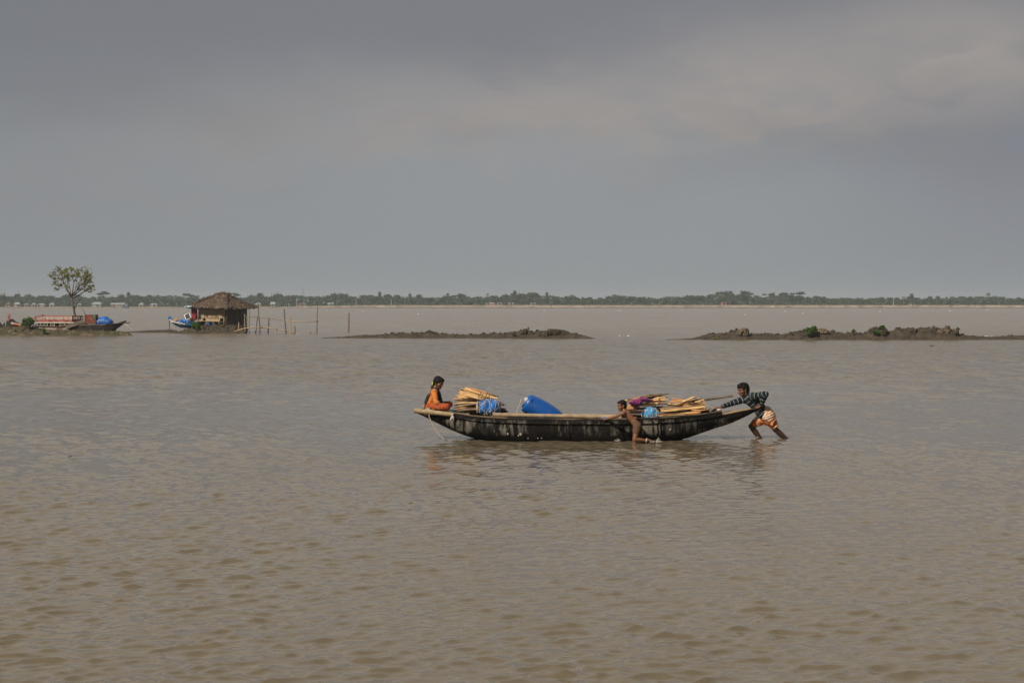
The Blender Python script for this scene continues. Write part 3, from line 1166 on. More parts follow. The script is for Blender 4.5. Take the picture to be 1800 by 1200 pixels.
far_house('white gabled house behind the start of the bamboo walkway', 480, 9, 535, 530.6, 945, M_white, M_tin, 0, False)
far_house('brown thatched low house above the middle of the bamboo walkway', 532, 16, 536, 532.4, 948, M_tan, M_thatch)
far_house('white gabled house between the walkway end and the lone stake', 581, 10, 535, 532, 955, M_white, M_tin, .1, False)
far_house('long low pink and white building on the far bank, mid picture', 862, 19, 533.8, 533.0, 940, M_brick, M_white, -.2)
far_house('low white roof directly right of the long pink building', 878, 10, 535.0, 533.8, 940, M_white, M_tin)
far_house('white peaked roof second right of the long pink building', 898, 10, 535.5, 533.3, 942, M_white, M_tin, 0, False)
far_house('low pale roof above the clumpy end of the middle mud bank', 937, 11, 535.5, 534.0, 942, M_white, M_tin)
far_house('small red roofed house on the far bank right of centre', 1272, 10, 534.6, 533.2, 940, M_brick, M_red)
far_house('pale thatched shed beside the dark dome of leaves at the right', 1603, 9, 535.4, 533.6, 940, M_white, M_thatch)


def white_block(label, px, wpx, top, Y):
    x, w = (px - 900) / FPX * Y, wpx / FPX * Y
    zt = P(px, top, Y).z
    root = thing('building', label, 'building', (x, Y, LANDX(px)), 'white blocks above the far woods')
    mb = MB()
    mb.box((x, Y, (zt + LANDX(px)) / 2), (w, w, zt - LANDX(px)))
    mb.build('wall', M_white, root)
    mb = MB()
    mb.box((x, Y, zt + .12), (w * 1.06, w * 1.06, .24))
    mb.box((x + w * .2, Y, zt + .7), (w * .3, w * .3, .95))
    mb.build('roof', M_tin, root)
    for i in range(3):
        mb = MB()
        mb.box((x + (i - 1) * w * .28, Y - w / 2 - .02, zt - 1.0), (w * .14, .05, 1.0))
        mb.build('window', M_dark, root)


white_block('white flat roofed building above the woods at the left picture edge', 5, 7, 516, 1070)
white_block('white flat roofed building above the woods left of the lone leafy tree', 31, 6, 516, 1070)


def mast():
    Y = 1060
    b = P(532.5, 536, Y)
    root = thing('radio_mast', 'thin radio mast rising above the far woods right of the thatched hut', 'mast', b)
    t = P(532.5, 506.5, Y)
    mb = MB()
    for i in range(3):
        a = i * 2.094
        o = V(math.cos(a), math.sin(a), 0)
        mb.tube([b + o * .45, t + o * .16], .06, 5)
    for k in range(14):
        z0, z1 = b.lerp(t, k / 14), b.lerp(t, (k + 1) / 14)
        for i in range(3):
            a, c = i * 2.094, (i + 1) * 2.094
            mb.tube([z0 + V(math.cos(a), math.sin(a), 0) * .4, z1 + V(math.cos(c), math.sin(c), 0) * .35], .03, 4)
    mb.build('lattice', M_tin, root)
    mb = MB()
    mb.tube([t, t + V(0, 0, .8)], .04, 5)
    mb.build('antenna', M_tin, root)


mast()
M_pole = material('pale_post', (0.45, 0.40, 0.33), (0.34, 0.29, 0.23), 3, 0.8)
for px, t, lab in ((1570.5, 520, 'white utility pole on the far bank at the right'), (1158.5, 531, 'short white post on the far bank above the gap between mud banks'),
                   (522, 523, 'pale bare trunk standing on the far shore left of the radio mast'), (626, 525, 'pale pole on the far shore right of the lone stake'), (688, 525.5, 'second pale pole on the far shore, above the low mud spit')):
    mb = MB()
    b = P(px, 537, 938)
    tt = P(px, t, 938)
    mb.tube([V(b.x, 938, LANDX(px) - .2), tt], [.16, .10], 7)
    if px > 1500:
        mb.beam(tt + V(-.8, 0, -.6), tt + V(.8, 0, -.6), .1, .12)
    tag(mb.build('utility_pole', M_pole, loc=(b.x, 938, LANDX(px)), smooth=True, angle=40), lab, 'pole')


def far_ship():
    Y = 905
    c = P(219.5, 541.5, Y)
    root = thing('cargo_boat', 'small grey blue cargo boat moored at the far shore', 'boat', V(c.x, Y, 0), 'boats on the far shore')
    mb = MB()
    L = 14 / FPX * Y
    rows = []
    for t, w, z in ((-.5, .1, 1.5), (-.42, .7, 1.2), (-.2, 1.0, 1.0), (.2, 1.0, 1.0), (.42, .9, 1.1), (.5, .6, 1.3)):
        x = c.x + t * L
        rows.append([(x, Y - w, z), (x * 1 + (-.3 * t), Y - w * .7, -.2), (x - .3 * t, Y + w * .7, -.2), (x, Y + w, z), (x, Y, z - .1), (x, Y - w, z)])
    mb.sheet(rows)
    M_gb = material('grey_blue_paint', (0.13, 0.16, 0.22), (0.09, 0.11, 0.15), 1.0, 0.6)
    mb.build('hull', M_gb, root)
    mb = MB()
    mb.box((c.x + .2 * L, Y, 1.7), (1.3, 1.2, 1.4))
    mb.box((c.x + .2 * L, Y, 2.46), (1.6, 1.5, .1))
    cb = mb.build('cabin', M_gb, root)
    mb = MB()
    mb.box((c.x + .2 * L, Y - .62, 1.9), (.8, .04, .45))
    mb.build('window', M_white, cb)


far_ship()
mb = MB()
for i, (dx_, w) in enumerate(((0, 1.0),)):
    c = P(386, 541, 905)
    mb.sheet([[(c.x - 1.6, 905, .3), (c.x - 1.4, 904.6, .05), (c.x - 1.4, 905.4, .05)], [(c.x - 1, 904.5, .22), (c.x - 1, 904.6, -.1), (c.x - 1, 905.5, .2)],
              [(c.x + 1, 904.5, .22), (c.x + 1, 904.6, -.1), (c.x + 1, 905.5, .2)], [(c.x + 1.6, 905, .3), (c.x + 1.4, 904.6, .05), (c.x + 1.4, 905.4, .05)]])
c = P(463, 541, 905)
M_blackwood = material('tarred_wood_far', (0.02, 0.017, 0.014), (0.05, 0.042, 0.033), 3, 0.7, 0.3)
tag(mb.build('canoe', M_blackwood, loc=(c.x, 905, 0)), 'tiny dark canoe at the foot of the far bank behind the walkway', 'boat', 'boats on the far shore')

# whitecaps on the open river
rnd = random.Random(3)
M_foam = material('foam', (0.72, 0.70, 0.67), (0.55, 0.52, 0.48), 20, 0.6, 0.3)
fo = MB()
for i, (px, py) in enumerate(((575, 544.5), (638, 547), (957, 546.5), (1090, 546), (1200, 545.5), (1380, 547.3), (1412, 551), (1547, 547.5), (1669, 546.2), (1690, 547.4), (1735, 545.3), (1310, 553), (260, 548), (735, 552),
                              (1104, 591), (1089, 590.5), (1735, 592), (1742, 592.2))):
    Y = CAM_H * FPX / (py - 533)
    x = (px - 900) / FPX * Y
    w = rnd.uniform(.08, .26) * Y / 450
    for k in range(7):
        fo.ell((x + rnd.gauss(0, w * .5), Y + rnd.gauss(0, .3), .03), (w * rnd.uniform(.2, .4), 0, 0), (0, .3, 0), (0, 0, .04 * Y / 300 + .02), 8, 5)
struct(fo.build('foam', M_foam, smooth=True), 'stuff')

# ------------------------------------------------------------------ left island: launch, black boat, cargo
M_redrail = material('faded_red_paint', (0.24, 0.042, 0.028), (0.36, 0.15, 0.12), 7, 0.6, c3=(0.14, 0.035, 0.025), scale3=4)
M_whitepaint = material('chipped_white_paint', (0.62, 0.56, 0.50), (0.42, 0.32, 0.27), 6, 0.6)
M_green = material('green_paint', (0.012, 0.20, 0.115), (0.02, 0.13, 0.08), 3, 0.55)
M_greywood = material('grey_weathered_wood', (0.16, 0.125, 0.095), (0.085, 0.066, 0.050), 5, 0.85, 0.4, stretch=(.3, 1, 3))
M_rust = material('rusty_red', (0.20, 0.045, 0.028), (0.12, 0.035, 0.022), 4, 0.8, c3=(0.26, 0.15, 0.09), scale3=3, lo3=.55, hi3=.7)
M_tarp = material('blue_tarp', (0.012, 0.085, 0.33), (0.02, 0.13, 0.45), 3, 0.45, 0.5, bscale=6, bdist=.05)
M_rope = material('pale_rope', (0.50, 0.42, 0.30), (0.36, 0.29, 0.20), 40, 0.9, 0.4)


def launch():
    Y = 137.6
    z = lambda py: P(0, py, Y).z
    X = lambda px: (px - 900) / FPX * Y
    root = thing('passenger_boat', 'passenger launch with faded red railing over a green wall behind the left mud island', 'boat', (X(105), Y, 0))
    # hull
    mb = MB()
    rows = []
    for px, w, zt, zb in ((60, .15, z(571), z(575)), (72, .75, z(573), -.3), (105, .95, z(574), -.35), (128, .8, z(571.5), -.3), (146, .35, z(567), z(577)), (152, .06, z(564), z(570))):
        rows.append([(X(px), Y - w, zt), (X(px), Y - w * .8, (zt + zb) / 2), (X(px), Y, zb), (X(px), Y + w * .8, (zt + zb) / 2), (X(px), Y + w, zt), (X(px), Y, zt - .05), (X(px), Y - w, zt)])
    mb.sheet(rows)
    mb.build('hull', M_whitepaint, root)
    mb = MB()
    mb.tube([(X(60), Y - .2, z(571)), (X(72), Y - .78, z(572.5)), (X(105), Y - .98, z(573.5)), (X(128), Y - .83, z(571)), (X(146), Y - .38, z(567))], .045, 6)
    mb.build('rubbing_strake', M_rust, root, smooth=True)
    # green cabin with openings
    yn, yf = Y - .75, Y + .75
    mb = MB()
    for a, b in ((70, 87.5), (94.5, 100), (110, 130)):
        mb.box(((X(a) + X(b)) / 2, yn, (z(567) + z(574)) / 2), (X(b) - X(a), .05, z(567) - z(574)))
    mb.box(((X(70) + X(130)) / 2, yf, (z(567) + z(574)) / 2), (X(130) - X(70), .05, z(567) - z(574)))
    for px in (70, 130):
        mb.box((X(px), Y, (z(567) + z(574)) / 2), (.05, 1.45, z(567) - z(574)))
    cab = mb.build('cabin', M_green, root)
    mb = MB()
    for px in (70.4, 76, 82, 88, 94, 100, 110, 118, 126):
        mb.box((X(px), yn - .04, (z(567) + z(573)) / 2), (.05, .04, z(567) - z(573)))
    mb.build('pillar', M_whitepaint, cab)
    mb = MB()
    mb.box(((X(68) + X(135)) / 2, Y, z(566.7)), (X(135) - X(68), 1.75, .09))
    mb.build('roof', M_whitepaint, root)
    # ornamental railing around the roof: rails, posts and carved fretwork
    rail, fret = MB(), MB()
    zr0, zr1 = z(566.0), z(555.3)
    corners = [(X(68.3), yn - .05), (X(132), yn - .05), (X(143), Y - .2), (X(143), Y + .5), (X(132), yf), (X(68.3), yf)]
    rr = random.Random(2)
    for (xa, ya), (xb, yb) in zip(corners, corners[1:] + corners[:1]):
        a0, b0 = V(xa, ya, zr0), V(xb, yb, zr0)
        up = V(0, 0, zr1 - zr0)
        for t, hh in ((0.02, .10), (.30, .20), (.97, .09)):
            rail.beam(a0 + up * t, b0 + up * t, .05, hh)
        n = max(1, int((b0 - a0).length / .62))
        for i in range(n + 1):
            p = a0.lerp(b0, i / n)
            rail.beam(p, p + up * 1.05, .055, .055, up=(0, 1, 0))
        d = (b0 - a0).normalized()
        m = max(1, int((b0 - a0).length / .31))
        for i in range(m):
            c = a0.lerp(b0, (i + .5) / m) + up * .66
            for k in range(10):
                an = k * .628
                an2 = an + .628
                q = lambda g: c + d * math.cos(g) * .13 + V(0, 0, math.sin(g) * .15)
                fret.beam(q(an), q(an2), .035, .05, up=(0, 1, .01))
            fret.beam(c - d * .13 - V(0, 0, .14), c + d * .13 + V(0, 0, .14), .03, .05, up=(0, 1, .01))
            fret.beam(c + d * .13 - V(0, 0, .14), c - d * .13 + V(0, 0, .14), .03, .05, up=(0, 1, .01))
    rg = rail.build('railing', M_redrail, root)
    fret.build('fretwork', M_whitepaint, rg)
    mb = MB()
    mb.tube([(X(58), Y - .6, z(561)), (X(70), Y - .5, z(556)), (X(79.5), Y - .4, z(553.2))], [.05, .045, .05], 6)
    mb.build('tiller', M_redrail, root, smooth=True)


launch()


def black_boat():
    Y = 136.6
    z = lambda py: P(0, py, Y).z
    X = lambda px: (px - 900) / FPX * Y
    root = thing('wooden_boat', 'black tarred wooden boat with a two pronged bow, moored by the left mud island', 'boat', (X(170), Y, 0))
    mb = MB()
    rows = []
    for px, w, zt, zb in ((118, .3, z(575), z(578)), (128, .6, z(574), z(580)), (145, .8, z(572), -.3), (170, .85, z(571), -.35), (192, .6, z(571), -.2), (205, .35, z(568.5), z(578)), (215, .16, z(565), z(571)), (222, .05, z(562.8), z(564.5))):
        rows.append([(X(px), Y - w, zt), (X(px), Y - w * .85, zt - (zt - zb) * .5), (X(px), Y - w * .3, zb), (X(px), Y + w * .3, zb), (X(px), Y + w * .85, zt - (zt - zb) * .5), (X(px), Y + w, zt),
                     (X(px), Y, zt - .06), (X(px), Y - w, zt)])
    mb.sheet(rows)
    mb.build('hull', M_blackwood, root)
    mb = MB()
    mb.tube([(X(196), Y - .5, z(569.5)), (X(212), Y - .2, z(568)), (X(229.5), Y - .1, z(566.7))], [.06, .07, .05], 6, flat=(0, 0, 1), flatk=.7)
    mb.build('prong', M_blackwood, root, smooth=True)
    mb = MB()
    mb.beam((X(120), Y - .75, z(575)), (X(152), Y - .88, z(563.8)), .07, .28)
    mb.beam((X(145), Y - .86, z(571.2)), (X(190), Y - .66, z(570.2)), .06, .10)
    mb.build('plank', M_greywood, root)
    mb = MB()
    mb.tube([(X(141.6), Y + .3, z(539.5)), (X(151.5), Y + .1, z(556)), (X(157), Y, z(570))], [.03, .035, .04], 6)
    mb.build('pole', M_greywood, root, smooth=True)
    mb = MB()
    mb.tube([(X(216), Y - .1, z(566.5)), (X(228), Y - .4, z(574)), (X(238), Y - .8, z(580.3))], .018, 5)
    mb.build('mooring_rope', M_rope, root, smooth=True)
    # rusty cabin box standing on the deck
    t = thing('deck_box', 'rusty red box cabin standing on the black boat beside the blue covered load', 'box', (X(161), Y, z(571)))
    mb = MB()
    mb.box((X(161.2), Y - .1, (z(552.8) + z(570.5)) / 2), (X(171) - X(151.7), .85, z(552.8) - z(570.5)))
    mb.build('body', M_rust, t)
    mb = MB()
    mb.box((X(169.3), Y - .1 - .44, (z(553) + z(560)) / 2), (.14, .03, z(553) - z(560)))
    mb.build('stripe', M_green, t)
    mb = MB()
    for px in (152.5, 170.4):
        mb.box((X(px), Y - .54, (z(552.8) + z(570.5)) / 2), (.05, .05, z(552.8) - z(570.5)))
    mb.box((X(161.2), Y - .54, z(569.4)), (X(170) - X(153), .05, .12))
    mb.build('frame', M_greywood, t)
    # tarpaulin covered load
    t = thing('covered_load', 'domed load under a bright blue tarpaulin on the black boat', 'tarpaulin', (X(184), Y, z(571)))
    mb = MB()
    for px, pt, rx in ((178, 556.5, .42), (184, 556, .5), (190, 559, .42), (175, 560, .3)):
        zt = z(pt)
        zb = z(572)
        mb.ell((X(px), Y, zb + (zt - zb) * .42), (rx, 0, 0), (0, .55, 0), (0, 0, (zt - zb) * .58))
    mb.box((X(183.5), Y, z(567)), (X(195) - X(173), .9, .3))
    o = remeshed(mb, 'tarpaulin', M_tarp, t, .03, 3, .5, jitter=lambda c: c + ((fbm(c[:, 0] * 4, c[:, 2] * 4 + c[:, 1] * 3, 4, 3) - .5) * .09)[:, None])
    mb = MB()
    mb.tube([(X(172), Y - .52, z(564)), (X(184), Y - .58, z(563)), (X(195.5), Y - .45, z(566)), (X(196), Y, z(566))], .014, 5)
    mb.build('rope', M_rope, t, smooth=True)


black_boat()


def wreck():
    Y = 137.2
    z = lambda py: P(0, py, Y).z
    X = lambda px: (px - 900) / FPX * Y
    root = thing('beached_boat', 'half hidden beached boat with an upright red sternpost at the left picture edge', 'boat', (X(20), Y, 0))
    mb = MB()
    rows = []
    for px, w, zt in ((11, .1, z(566)), (14, .4, z(562)), (20, .55, z(561)), (25, .5, z(565)), (32, .45, z(568)), (40, .3, z(570.5)), (46, .1, z(572))):
        rows.append([(X(px), Y - w, zt - .1), (X(px), Y - w * .8, z(575)), (X(px), Y + w * .8, z(575)), (X(px), Y + w, zt), (X(px), Y, zt + .03), (X(px), Y - w, zt - .1)])
    mb.sheet(rows)
    mb.build('hull', M_blackwood, root)
    mb = MB()
    mb.beam((X(17.3), Y - .35, z(566)), (X(18.2), Y - .3, z(551.3)), .17, .14, up=(0, 1, 0))
    mb.build('sternpost', M_redrail, root)
    mb = MB()
    mb.beam((X(23), Y - .58, z(567.3)), (X(39), Y - .42, z(571.2)), .05, .16)
    mb.build('sheer_plank', M_whitepaint, root)
    mb = MB()
    mb.beam((X(27), Y - .57, z(569.2)), (X(40), Y - .44, z(572)), .05, .10)
    mb.build('painted_strake', material('orange_paint', (0.50, 0.12, 0.03), (0.4, 0.1, 0.03), 6, .6), root)
    # dark hump and stump left of it
    mb = MB()
    for px, py, r in ((1.5, 570, .25), (-3, 568, .35), (4, 572, .18)):
        mb.ell((X(px), Y - .4, z(py) - .1), (r, 0, 0), (0, .3, 0), (0, 0, r * .9))
    o = remeshed(mb, 'upturned_canoe', M_blackwood, None, .03, 3, .5, loc=(X(1), Y - .4, z(574)))
    tag(o, 'dark upturned canoe hump cut off by the left picture edge', 'boat')
    mb = MB()
    mb.tube([(X(10.5), Y - .5, z(574)), (X(10.3), Y - .5, z(570)), (X(10.8), Y - .5, z(567.3))], [.10, .08, .06], 7)
    tag(mb.build('tree_stump', M_blackwood, loc=(X(10.5), Y - .5, z(574)), smooth=True, angle=50), 'short dark stump between the upturned hump and the beached boat', 'stump')
    mb = MB()
    mb.ell((X(66), 137, z(570)), (.12, 0, 0), (0, .12, 0), (0, 0, .18))
    mb.cap((X(66), 137, z(567.6)), (X(66), 137, z(567.2)), .05, .04)
    tag(mb.build('jerrycan', M_tarp, loc=(X(66), 137, z(572)), smooth=True), 'small blue can at the left end of the red railed launch', 'can')


wreck()

# ------------------------------------------------------------------ hut island
M_weave = material('woven_wall', (0.40, 0.30, 0.185), (0.24, 0.17, 0.10), 8, 0.9, 0.7, stretch=(1.2, 1.2, .5), c3=(0.36, 0.27, 0.165), scale3=18, lo3=.55, hi3=.68, bscale=22, bdist=.03)
M_weaveshade = material('shaded_woven_wall', (0.115, 0.085, 0.055), (0.07, 0.05, 0.033), 6, 0.95, 0.6, stretch=(1, 1, .4), bscale=16, bdist=.03)
M_bamboo = material('bamboo', (0.36, 0.275, 0.165), (0.26, 0.19, 0.11), 5, 0.5, c3=(0.22, 0.15, 0.08), scale3=9, lo3=.6, hi3=.72)
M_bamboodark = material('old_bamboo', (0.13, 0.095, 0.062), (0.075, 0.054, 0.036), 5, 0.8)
M_bluecloth = material('blue_cloth', (0.012, 0.10, 0.30), (0.008, 0.05, 0.18), 5, 0.8)
M_redcloth = material('red_cloth', (0.26, 0.012, 0.022), (0.13, 0.008, 0.014), 5, 0.8, c3=(0.03, 0.07, 0.03), scale3=5, lo3=.6, hi3=.66)
M_skytarp = material('pale_blue_tarp', (0.22, 0.42, 0.55), (0.5, 0.62, 0.68), 6, 0.5)


def hut():
    Yc = 149.2                                  # near corner
    th = math.radians(28)
    cor = P(396, 577, Yc)
    fd = V(-math.cos(th), math.sin(th), 0)      # along the front wall, to the left and away
    sd = V(math.sin(th), math.cos(th), 0)       # along the side wall, to the right and away
    Wd, Dp = 2.95, 3.0
    zb, zt = 0.28, 2.33
    O = V(cor.x, Yc, 0)
    Q = lambda a, b, z: O + fd * a + sd * b + V(0, 0, z)
    root = thing('thatched_hut', 'thatched hut with woven walls and a hipped roof on its own mud islet', 'hut', Q(Wd / 2, Dp / 2, zb))
    # ---- front wall: upper woven panel, mid band, lower opening with a bamboo grid
    n_out = -sd

    def panel(mb, a0, a1, z0, z1, off=0.0, t=.05, nz=10):
        na = max(2, int(abs(a1 - a0) / .12))
        rows = []
        for i in range(nz + 1):
            zz = z0 + (z1 - z0) * i / nz
            rows.append([Q(a0 + (a1 - a0) * j / na, 0, zz) + n_out * (off + .015 * math.sin(j * 2.1 + i * 1.3)) for j in range(na + 1)])
        mb.sheet(rows, sd * t)
    fw = MB()
    panel(fw, 0.04, Wd, 1.55, zt, .0)                            # upper band, full width
    panel(fw, 0.04, Wd, 1.30, 1.58, .055, .04)                   # overlapping fringe
    for a0, a1 in ((.62, 2.02), (2.5, Wd)):
        panel(fw, a0, a1, .98, 1.38, .03, .04)
    # ragged triangular edges beside the openings
    fw.add([Q(2.02, -.03, 1.36), Q(2.02, -.03, .98), Q(2.28, -.03, 1.36), Q(2.02, .02, 1.36), Q(2.02, .02, .98), Q(2.28, .02, 1.36)], [(0, 1, 2), (5, 4, 3), (0, 2, 5, 3), (1, 0, 3, 4), (2, 1, 4, 5)])
    fw.add([Q(2.5, -.03, 1.36), Q(2.5, -.03, .98), Q(2.28, -.03, 1.36), Q(2.5, .02, 1.36), Q(2.5, .02, .98), Q(2.28, .02, 1.36)], [(2, 1, 0), (3, 4, 5), (0, 3, 5, 2), (1, 4, 3, 0), (2, 5, 4, 1)])
    fw.add([Q(.62, -.03, 1.36), Q(.62, -.03, .98), Q(.42, -.03, 1.36), Q(.62, .02, 1.36), Q(.62, .02, .98), Q(.42, .02, 1.36)], [(2, 1, 0), (3, 4, 5), (0, 3, 5, 2), (1, 4, 3, 0), (2, 5, 4, 1)])
    panel(fw, .05, Wd, zb - .2, .52, .01, .05, 5)
    rr = random.Random(8)
    for i in range(230):                                        # frayed straw along the lower edge of the fringe
        a = rr.uniform(.06, Wd - .03)
        z1 = rr.choice((1.32, 1.32, 1.0))
        if z1 == 1.0 and not (.62 < a < 2.02 or a > 2.5):
            continue
        p = Q(a, -.08, z1)
        fw.beam(p, p + V(rr.gauss(0, .03), rr.gauss(0, .02), -rr.uniform(.03, .12)), .012, .012, up=(0, 1, 0))
    f = fw.build('front_wall', M_weave, root, smooth=True, angle=40)
    g = MB()
    for a in (.08, .62, 1.25, 2.02, Wd - .03):
        g.tube([Q(a, -.07, .35 if a != .08 else .25), Q(a + .01, -.07, .98 if a != .08 else 1.55)], .028 if a != .08 else .04, 6)
    g.tube([Q(.05, -.09, .93), Q(1.5, -.09, .985), Q(Wd, -.09, .99)], .03, 6)
    g.tube([Q(.05, -.09, 1.55), Q(1.5, -.09, 1.58), Q(Wd, -.09, 1.60)], .022, 6)
    g.tube([Q(.05, -.09, 2.03), Q(1.5, -.09, 2.0), Q(Wd, -.09, 2.06)], .02, 6)
    g.tube([Q(.05, -.09, .54), Q(Wd, -.09, .53)], .03, 6)
    g.build('bamboo_frame', M_bamboo, f, smooth=True)
    # ---- side wall: its shade is put into a darker weave colour
    sw = MB()
    rows = []
    for i in range(13):
        zz = zb - .2 + (zt - zb + .2) * i / 12
        rows.append([Q(0, .02 + (Dp - .02) * j / 20, zz) + (-fd) * (.02 * math.sin(j * 1.7 + i * 2.2)) for j in range(21)])
    sw.sheet(rows, fd * .05)
    s = sw.build('side_wall', M_weaveshade, root, smooth=True)
    g = MB()
    for z_ in (.72, 1.1, 1.65):
        g.tube([Q(-.06, .05, z_), Q(-.06, Dp * .45, z_ + .02), Q(-.06, Dp, z_)], .025, 6)
    for b in (.04, 1.2, 2.1, Dp):
        g.tube([Q(-.08, b, zb - .25), Q(-.08, b, zt)], .035, 6)
    g.build('bamboo_frame', M_bamboodark, s, smooth=True)
    mb = MB()
    mb.sheet([[Q(-.11, 2.12 + .27 * j, 1.5 + .21 * i) + (-fd) * .02 * math.sin(j + i) for j in range(4)] for i in range(5)], fd * .02)
    mb.build('patch', material('slate_sheet', (0.075, 0.085, 0.095), (0.05, 0.055, 0.06), 3, .6), s)
    # back and left walls
    bw = MB()
    bw.sheet([[Q(0, Dp, zb - .2), Q(Wd, Dp, zb - .2), Q(Wd, .05, zb - .2)], [Q(0, Dp, zt), Q(Wd, Dp, zt), Q(Wd, .05, zt)]])
    bw.build('back_wall', M_weaveshade, root)
    fl = MB()
    fl.sheet([[Q(.05, .06, .5), Q(Wd - .05, .06, .5)], [Q(.05, Dp - .05, .5), Q(Wd - .05, Dp - .05, .5)]])
    fl.build('floor', M_greywood, root)
    # ---- hipped roof
    ov = .62
    ze, zr = 2.28, 3.36
    A, B, C_, D = Q(-ov * .95, -ov, ze - .1), Q(Wd + ov, -ov, ze + .03), Q(Wd + ov, Dp + ov, ze), Q(-ov, Dp + ov, ze)
    R0, R1 = Q(1.05, Dp / 2, zr), Q(1.95, Dp / 2, zr)
    rf = MB()

    def slope(p0, p1, q0, q1, n=26, m=16):
        nrm = (p1 - p0).cross(q0 - p0).normalized()
        if nrm.z < 0:
            nrm = -nrm
        rows = []
        for i in range(m + 1):
            t = i / m
            e0, e1 = p0.lerp(q0, t), p1.lerp(q1, t)
            row = []
            for j in range(n + 1):
                c = e0.lerp(e1, j / n)
                k = float(fbm(np.array([c.x * 3.1]), np.array([c.z * 4 + c.y * 3]), 6, 3)[0]) - .5
                sag = -.10 * math.sin(math.pi * t)
                row.append(c + nrm * (k * .30) + V(0, 0, sag))
            rows.append(row)
        rf.sheet(rows)
        # bottom face under the eave, and straw
        rs = random.Random(int(abs(p0.x) * 100))
        for k in range(1500):
            t = rs.random() ** 1.25
            s_ = rs.random()
            c = p0.lerp(q0, t).lerp(p1.lerp(q1, t), s_) + V(0, 0, -.10 * math.sin(math.pi * t))
            dn = ((p0.lerp(p1, s_)) - (q0.lerp(q1, s_))).normalized()
            L = rs.uniform(.16, .42)
            lift = nrm * rs.choice((rs.uniform(-.01, .05), rs.uniform(.04, .15)))
            sw_ = dn.cross(nrm) * rs.gauss(0, .09)
            a_ = c + lift
            b_ = c + dn * L + sw_ + nrm * rs.uniform(-.02, .07)
            rf.beam(a_, b_, rs.uniform(.02, .075), .022, up=nrm)
    slope(A, B, R0, R1)
    slope(A, D, R0, R0)
    slope(B, C_, R1, R1)
    slope(D, C_, R0, R1)
    rf.add([A - V(0, 0, .06), B - V(0, 0, .06), C_ - V(0, 0, .06), D - V(0, 0, .06)], [(0, 1, 2, 3)])
    rs = random.Random(77)
    for p0, p1 in ((A, B), (A, D), (B, C_)):
        for k in range(420):
            p = p0.lerp(p1, rs.random()) + V(0, 0, rs.uniform(-.02, .1))
            rf.beam(p, p + V(rs.gauss(0, .05), rs.gauss(0, .05), -rs.uniform(.06, .26)), .03, .03, up=(.3, 1, 0))
    ro = rf.build('roof', M_thatch, root, fix=False)
    rd = MB()                                   # rough ridge roll of straw
    for k in range(160):
        p = R0.lerp(R1, rs.uniform(-.3, 1.25)) + V(rs.gauss(0, .08), rs.gauss(0, .12), rs.uniform(-.1, .09))
        d = V(rs.gauss(0, 1), rs.gauss(0, .6), rs.gauss(0, .45)).normalized()
        rd.beam(p - d * .14, p + d * .2, .055, .045, up=(.1, .3, 1))
    for q0, q1 in ((A, R0), (B, R1)):
        for k in range(110):
            p = q0.lerp(q1, rs.random()) + V(rs.gauss(0, .06), rs.gauss(0, .06), rs.uniform(-.02, .1))
            d = ((q0 - q1).normalized() + V(rs.gauss(0, .5), rs.gauss(0, .5), rs.gauss(0, .2))).normalized()
            rd.beam(p - d * .13, p + d * .16, .05, .04, up=(.1, .3, 1))
    rd.build('ridge', M_thatch, ro, fix=False)
    # eave pole along the front
    mb = MB()
    mb.tube([A + V(0, -.02, .03), A.lerp(B, .5) + V(0, -.02, .0), B + V(0, -.02, .03)], .035, 6)
    mb.build('eave_pole', M_bamboo, ro, smooth=True)
    # things inside the opening
    mb = MB()
    rows = []
    for i in range(7):
        rows.append([Q(1.35 + 1.3 * j / 14, .32 + .05 * math.sin(j * 1.9), .56 + .72 * i / 6 * (1 if 6 < j < 12 else .55)) for j in range(15)])
    mb.sheet(rows, sd * .03)
    tag(mb.build('hanging_cloth', M_bluecloth, loc=Q(2, .35, .5), smooth=True), 'blue cloth hanging inside the open front of the thatched hut', 'cloth')
    # red cloth on the left corner
    mb = MB()
    rows = []
    for i in range(9):
        rows.append([Q(Wd + .02 + .62 * j / 9, -.16 + .05 * math.sin(j * 2.0 + i * .2), 2.18 - 1.05 * i / 8 - .03 * j * (i / 8)) for j in range(10)])
    mb.sheet(rows, sd * .025)
    tag(mb.build('hanging_cloth', M_redcloth, loc=Q(Wd + .3, -.1, 1.1), smooth=True), 'dark red patterned cloth hanging at the left corner of the thatched hut', 'cloth')
    mb = MB()
    c = P(331, 539.3, 149.6)
    for i, r in enumerate((.13, .16, .13, .11)):
        mb.ell(c + V((i - 1.5) * .14, .1 * (i % 2), .02 * (i % 2)), (r, 0, 0), (0, .14, 0), (0, 0, .085))
    mb.tube([c + V(-.25, 0, -.02), c + V(.55, .3, .02)], .02, 6)
    tag(remeshed(mb, 'rolled_tarp', M_skytarp, None, .018, 2, .4, loc=c), 'small pale blue and white rolled tarp above the dark red cloth', 'tarp')
    # solar panel
    Yp = 147.6
    q = [P(324, 554, Yp), P(332.5, 550, Yp + .3), P(335.8, 559, Yp - .1), P(327.3, 562, Yp - .4)]
    t = thing('solar_panel', 'tilted white framed solar panel left of the thatched hut', 'solar panel', (q[3] + q[2]) / 2)
    nrm = (q[1] - q[0]).cross(q[3] - q[0]).normalized()
    if nrm.y > 0:
        nrm = -nrm
    mb = MB()
    for a, b in zip(q, q[1:] + q[:1]):
        mb.tube([a, b], .035, 6)
    mb.build('frame', material('white_frame', (0.7, 0.7, 0.68), rough=.4), t, smooth=True)
    mb = MB()
    mb.add(q + [p - nrm * .02 for p in q], [(0, 1, 2, 3), (7, 6, 5, 4), (0, 4, 5, 1), (1, 5, 6, 2), (2, 6, 7, 3), (3, 7, 4, 0)])
